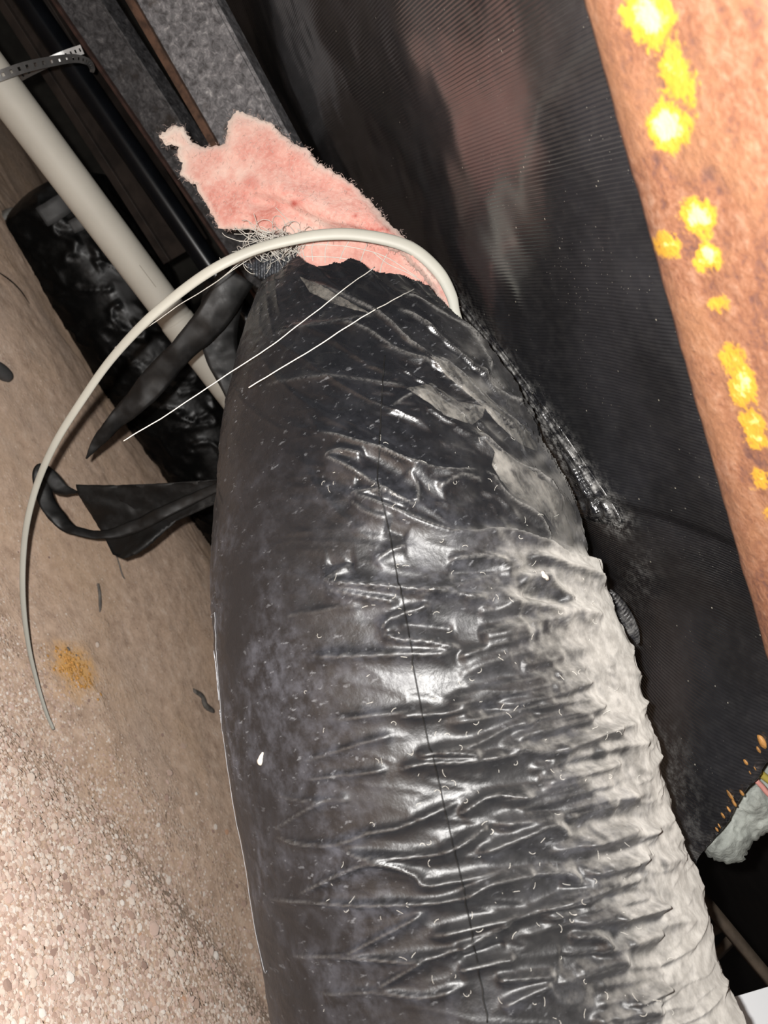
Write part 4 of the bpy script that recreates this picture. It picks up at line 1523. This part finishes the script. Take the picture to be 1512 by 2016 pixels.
litter('stick', [(192, 1150, 7), (195, 1170, 9), (196, 1195, 8), (196, 1205, 3)], M_STICK, 'short grey flat stick lying on the sand bank', 'stick')
litter('twig', [(-5, 535, 3), (20, 553, 5), (40, 573, 5), (58, 598, 2)], M_DARKSTEEL, 'thin dark twig on the sand near the far duct end', 'twig')
litter('dark_rubble', [(-30, 720, 30), (-8, 735, 34), (8, 745, 26), (14, 752, 8)], M_TAPE, 'dark grey lump at the left edge of the sand', 'rubble', 16, 12, .9)
litter('twig', [(222, 1078, 2), (232, 1105, 4), (240, 1132, 5), (246, 1140, 2)], M_STICK, 'small brown twig below the hanging black flap', 'twig')
litter('bark_chip', [(380, 1360, 10), (396, 1372, 16), (402, 1390, 20), (418, 1400, 12)], M_STICK, 'grey brown chip on the sand beside the duct', 'chip', 16, 9, .5)
for k, (x, y, r) in enumerate([(135, 1278, 9), (120, 1290, 5), (150, 1290, 5)]):
    p = on_ground(x, y)
    RV, RF = rock(80 + k, 2)
    o = mesh_obj('grey_stone', p + RV * r * .55 * np.dot(p - CAMP, -AZ) / F, RF, M_STICK)
    tag(o, ['largest grey stone beside the orange crumbs', 'small grey stone left of the orange crumbs', 'small grey stone right of the orange crumbs'][k], 'stone', 'stones by the orange crumbs')
cv = []; cf = []; off = 0
for k in range(130):
    x = 146 + rg.normal(0, 22); y = 1318 + (x - 146) * .8 + rg.normal(0, 16)
    p = on_ground(x, y); RV, RF = rocks[k % 10]
    cv.append(p + RV * rg.uniform(.0014, .004)); cf.append(RF + off); off += len(RV)
o = mesh_obj('orange_crumbs', np.vstack(cv), np.vstack(cf), M_ORANGE)
tag(o, 'patch of orange crumbs on the sand', 'crumbs', kind='stuff')

# ------------------------------------------------------------------ the opening at the lower right
o, *_ = puff('insulation_batt', [(1640, 1420), (1512, 1480), (1470, 1530), (1420, 1590), (1375, 1650), (1384, 1672), (1398, 1690), (1425, 1700), (1462, 1698), (1475, 1672), (1490, 1650), (1512, 1640), (1640, 1640)],
             lambda x, y: .80, M_BATT, None, 4, .025, .03, 40, 2.0, .024, 40, 31)
tag(o, 'grey white insulation batt showing behind the torn membrane edge', 'insulation')
o = tube('floor_joist', [P(1340, 1715, .98), P(1370, 1752, .97), P(1512, 1925, .94), P(1640, 2080, .91)], .009, M_WOOD, None, 4)
tag(o, 'narrow brown wooden batten in the dark opening at the lower right', 'wood')
for k, (a, b, w_) in enumerate([((1366, 1800), (1402, 1786), 20), ((1385, 1838), (1428, 1815), 30), ((1405, 1885), (1440, 1850), 24)]):
    o = tube('wood_slat', [P(a[0], a[1], 1.06), P(b[0], b[1], 1.06)], w_ * 1.06 / F / 2, M_WOOD, None, 4, flat=.4, ref=AZ)
    tag(o, ['topmost dim wooden slat beside the batten', 'middle dim wooden slat beside the batten', 'lowest dim wooden slat beside the batten'][k], 'wood', 'dim slats in the opening')
wp = [P(1395, 1977, .86), P(1560, 1928, .86), P(1640, 2250, .78), P(1420, 2300, .78)]
o = quad_slab('white_panel', wp, -.012, M_WHITE)
tag(o, 'bright white panel corner at the lower right', 'panel')
pts, _, _ = pxpath([(1488, 1536, .74), (1500, 1548, .74), (1516, 1566, .74), (1560, 1600, .74)], 20)
tag(tube('pink_wire', pts, .0028, M_PINKWIRE, None, 8), 'short pink wire end above the grey white batt', 'wire')
pts, _, _ = pxpath([(1494, 1520, .75), (1506, 1530, .75), (1530, 1548, .75), (1560, 1570, .75)], 20)
tag(tube('yellow_wire', pts, .004, M_YELLOW, None, 8), 'dull yellow wire next to the pink wire end', 'wire')
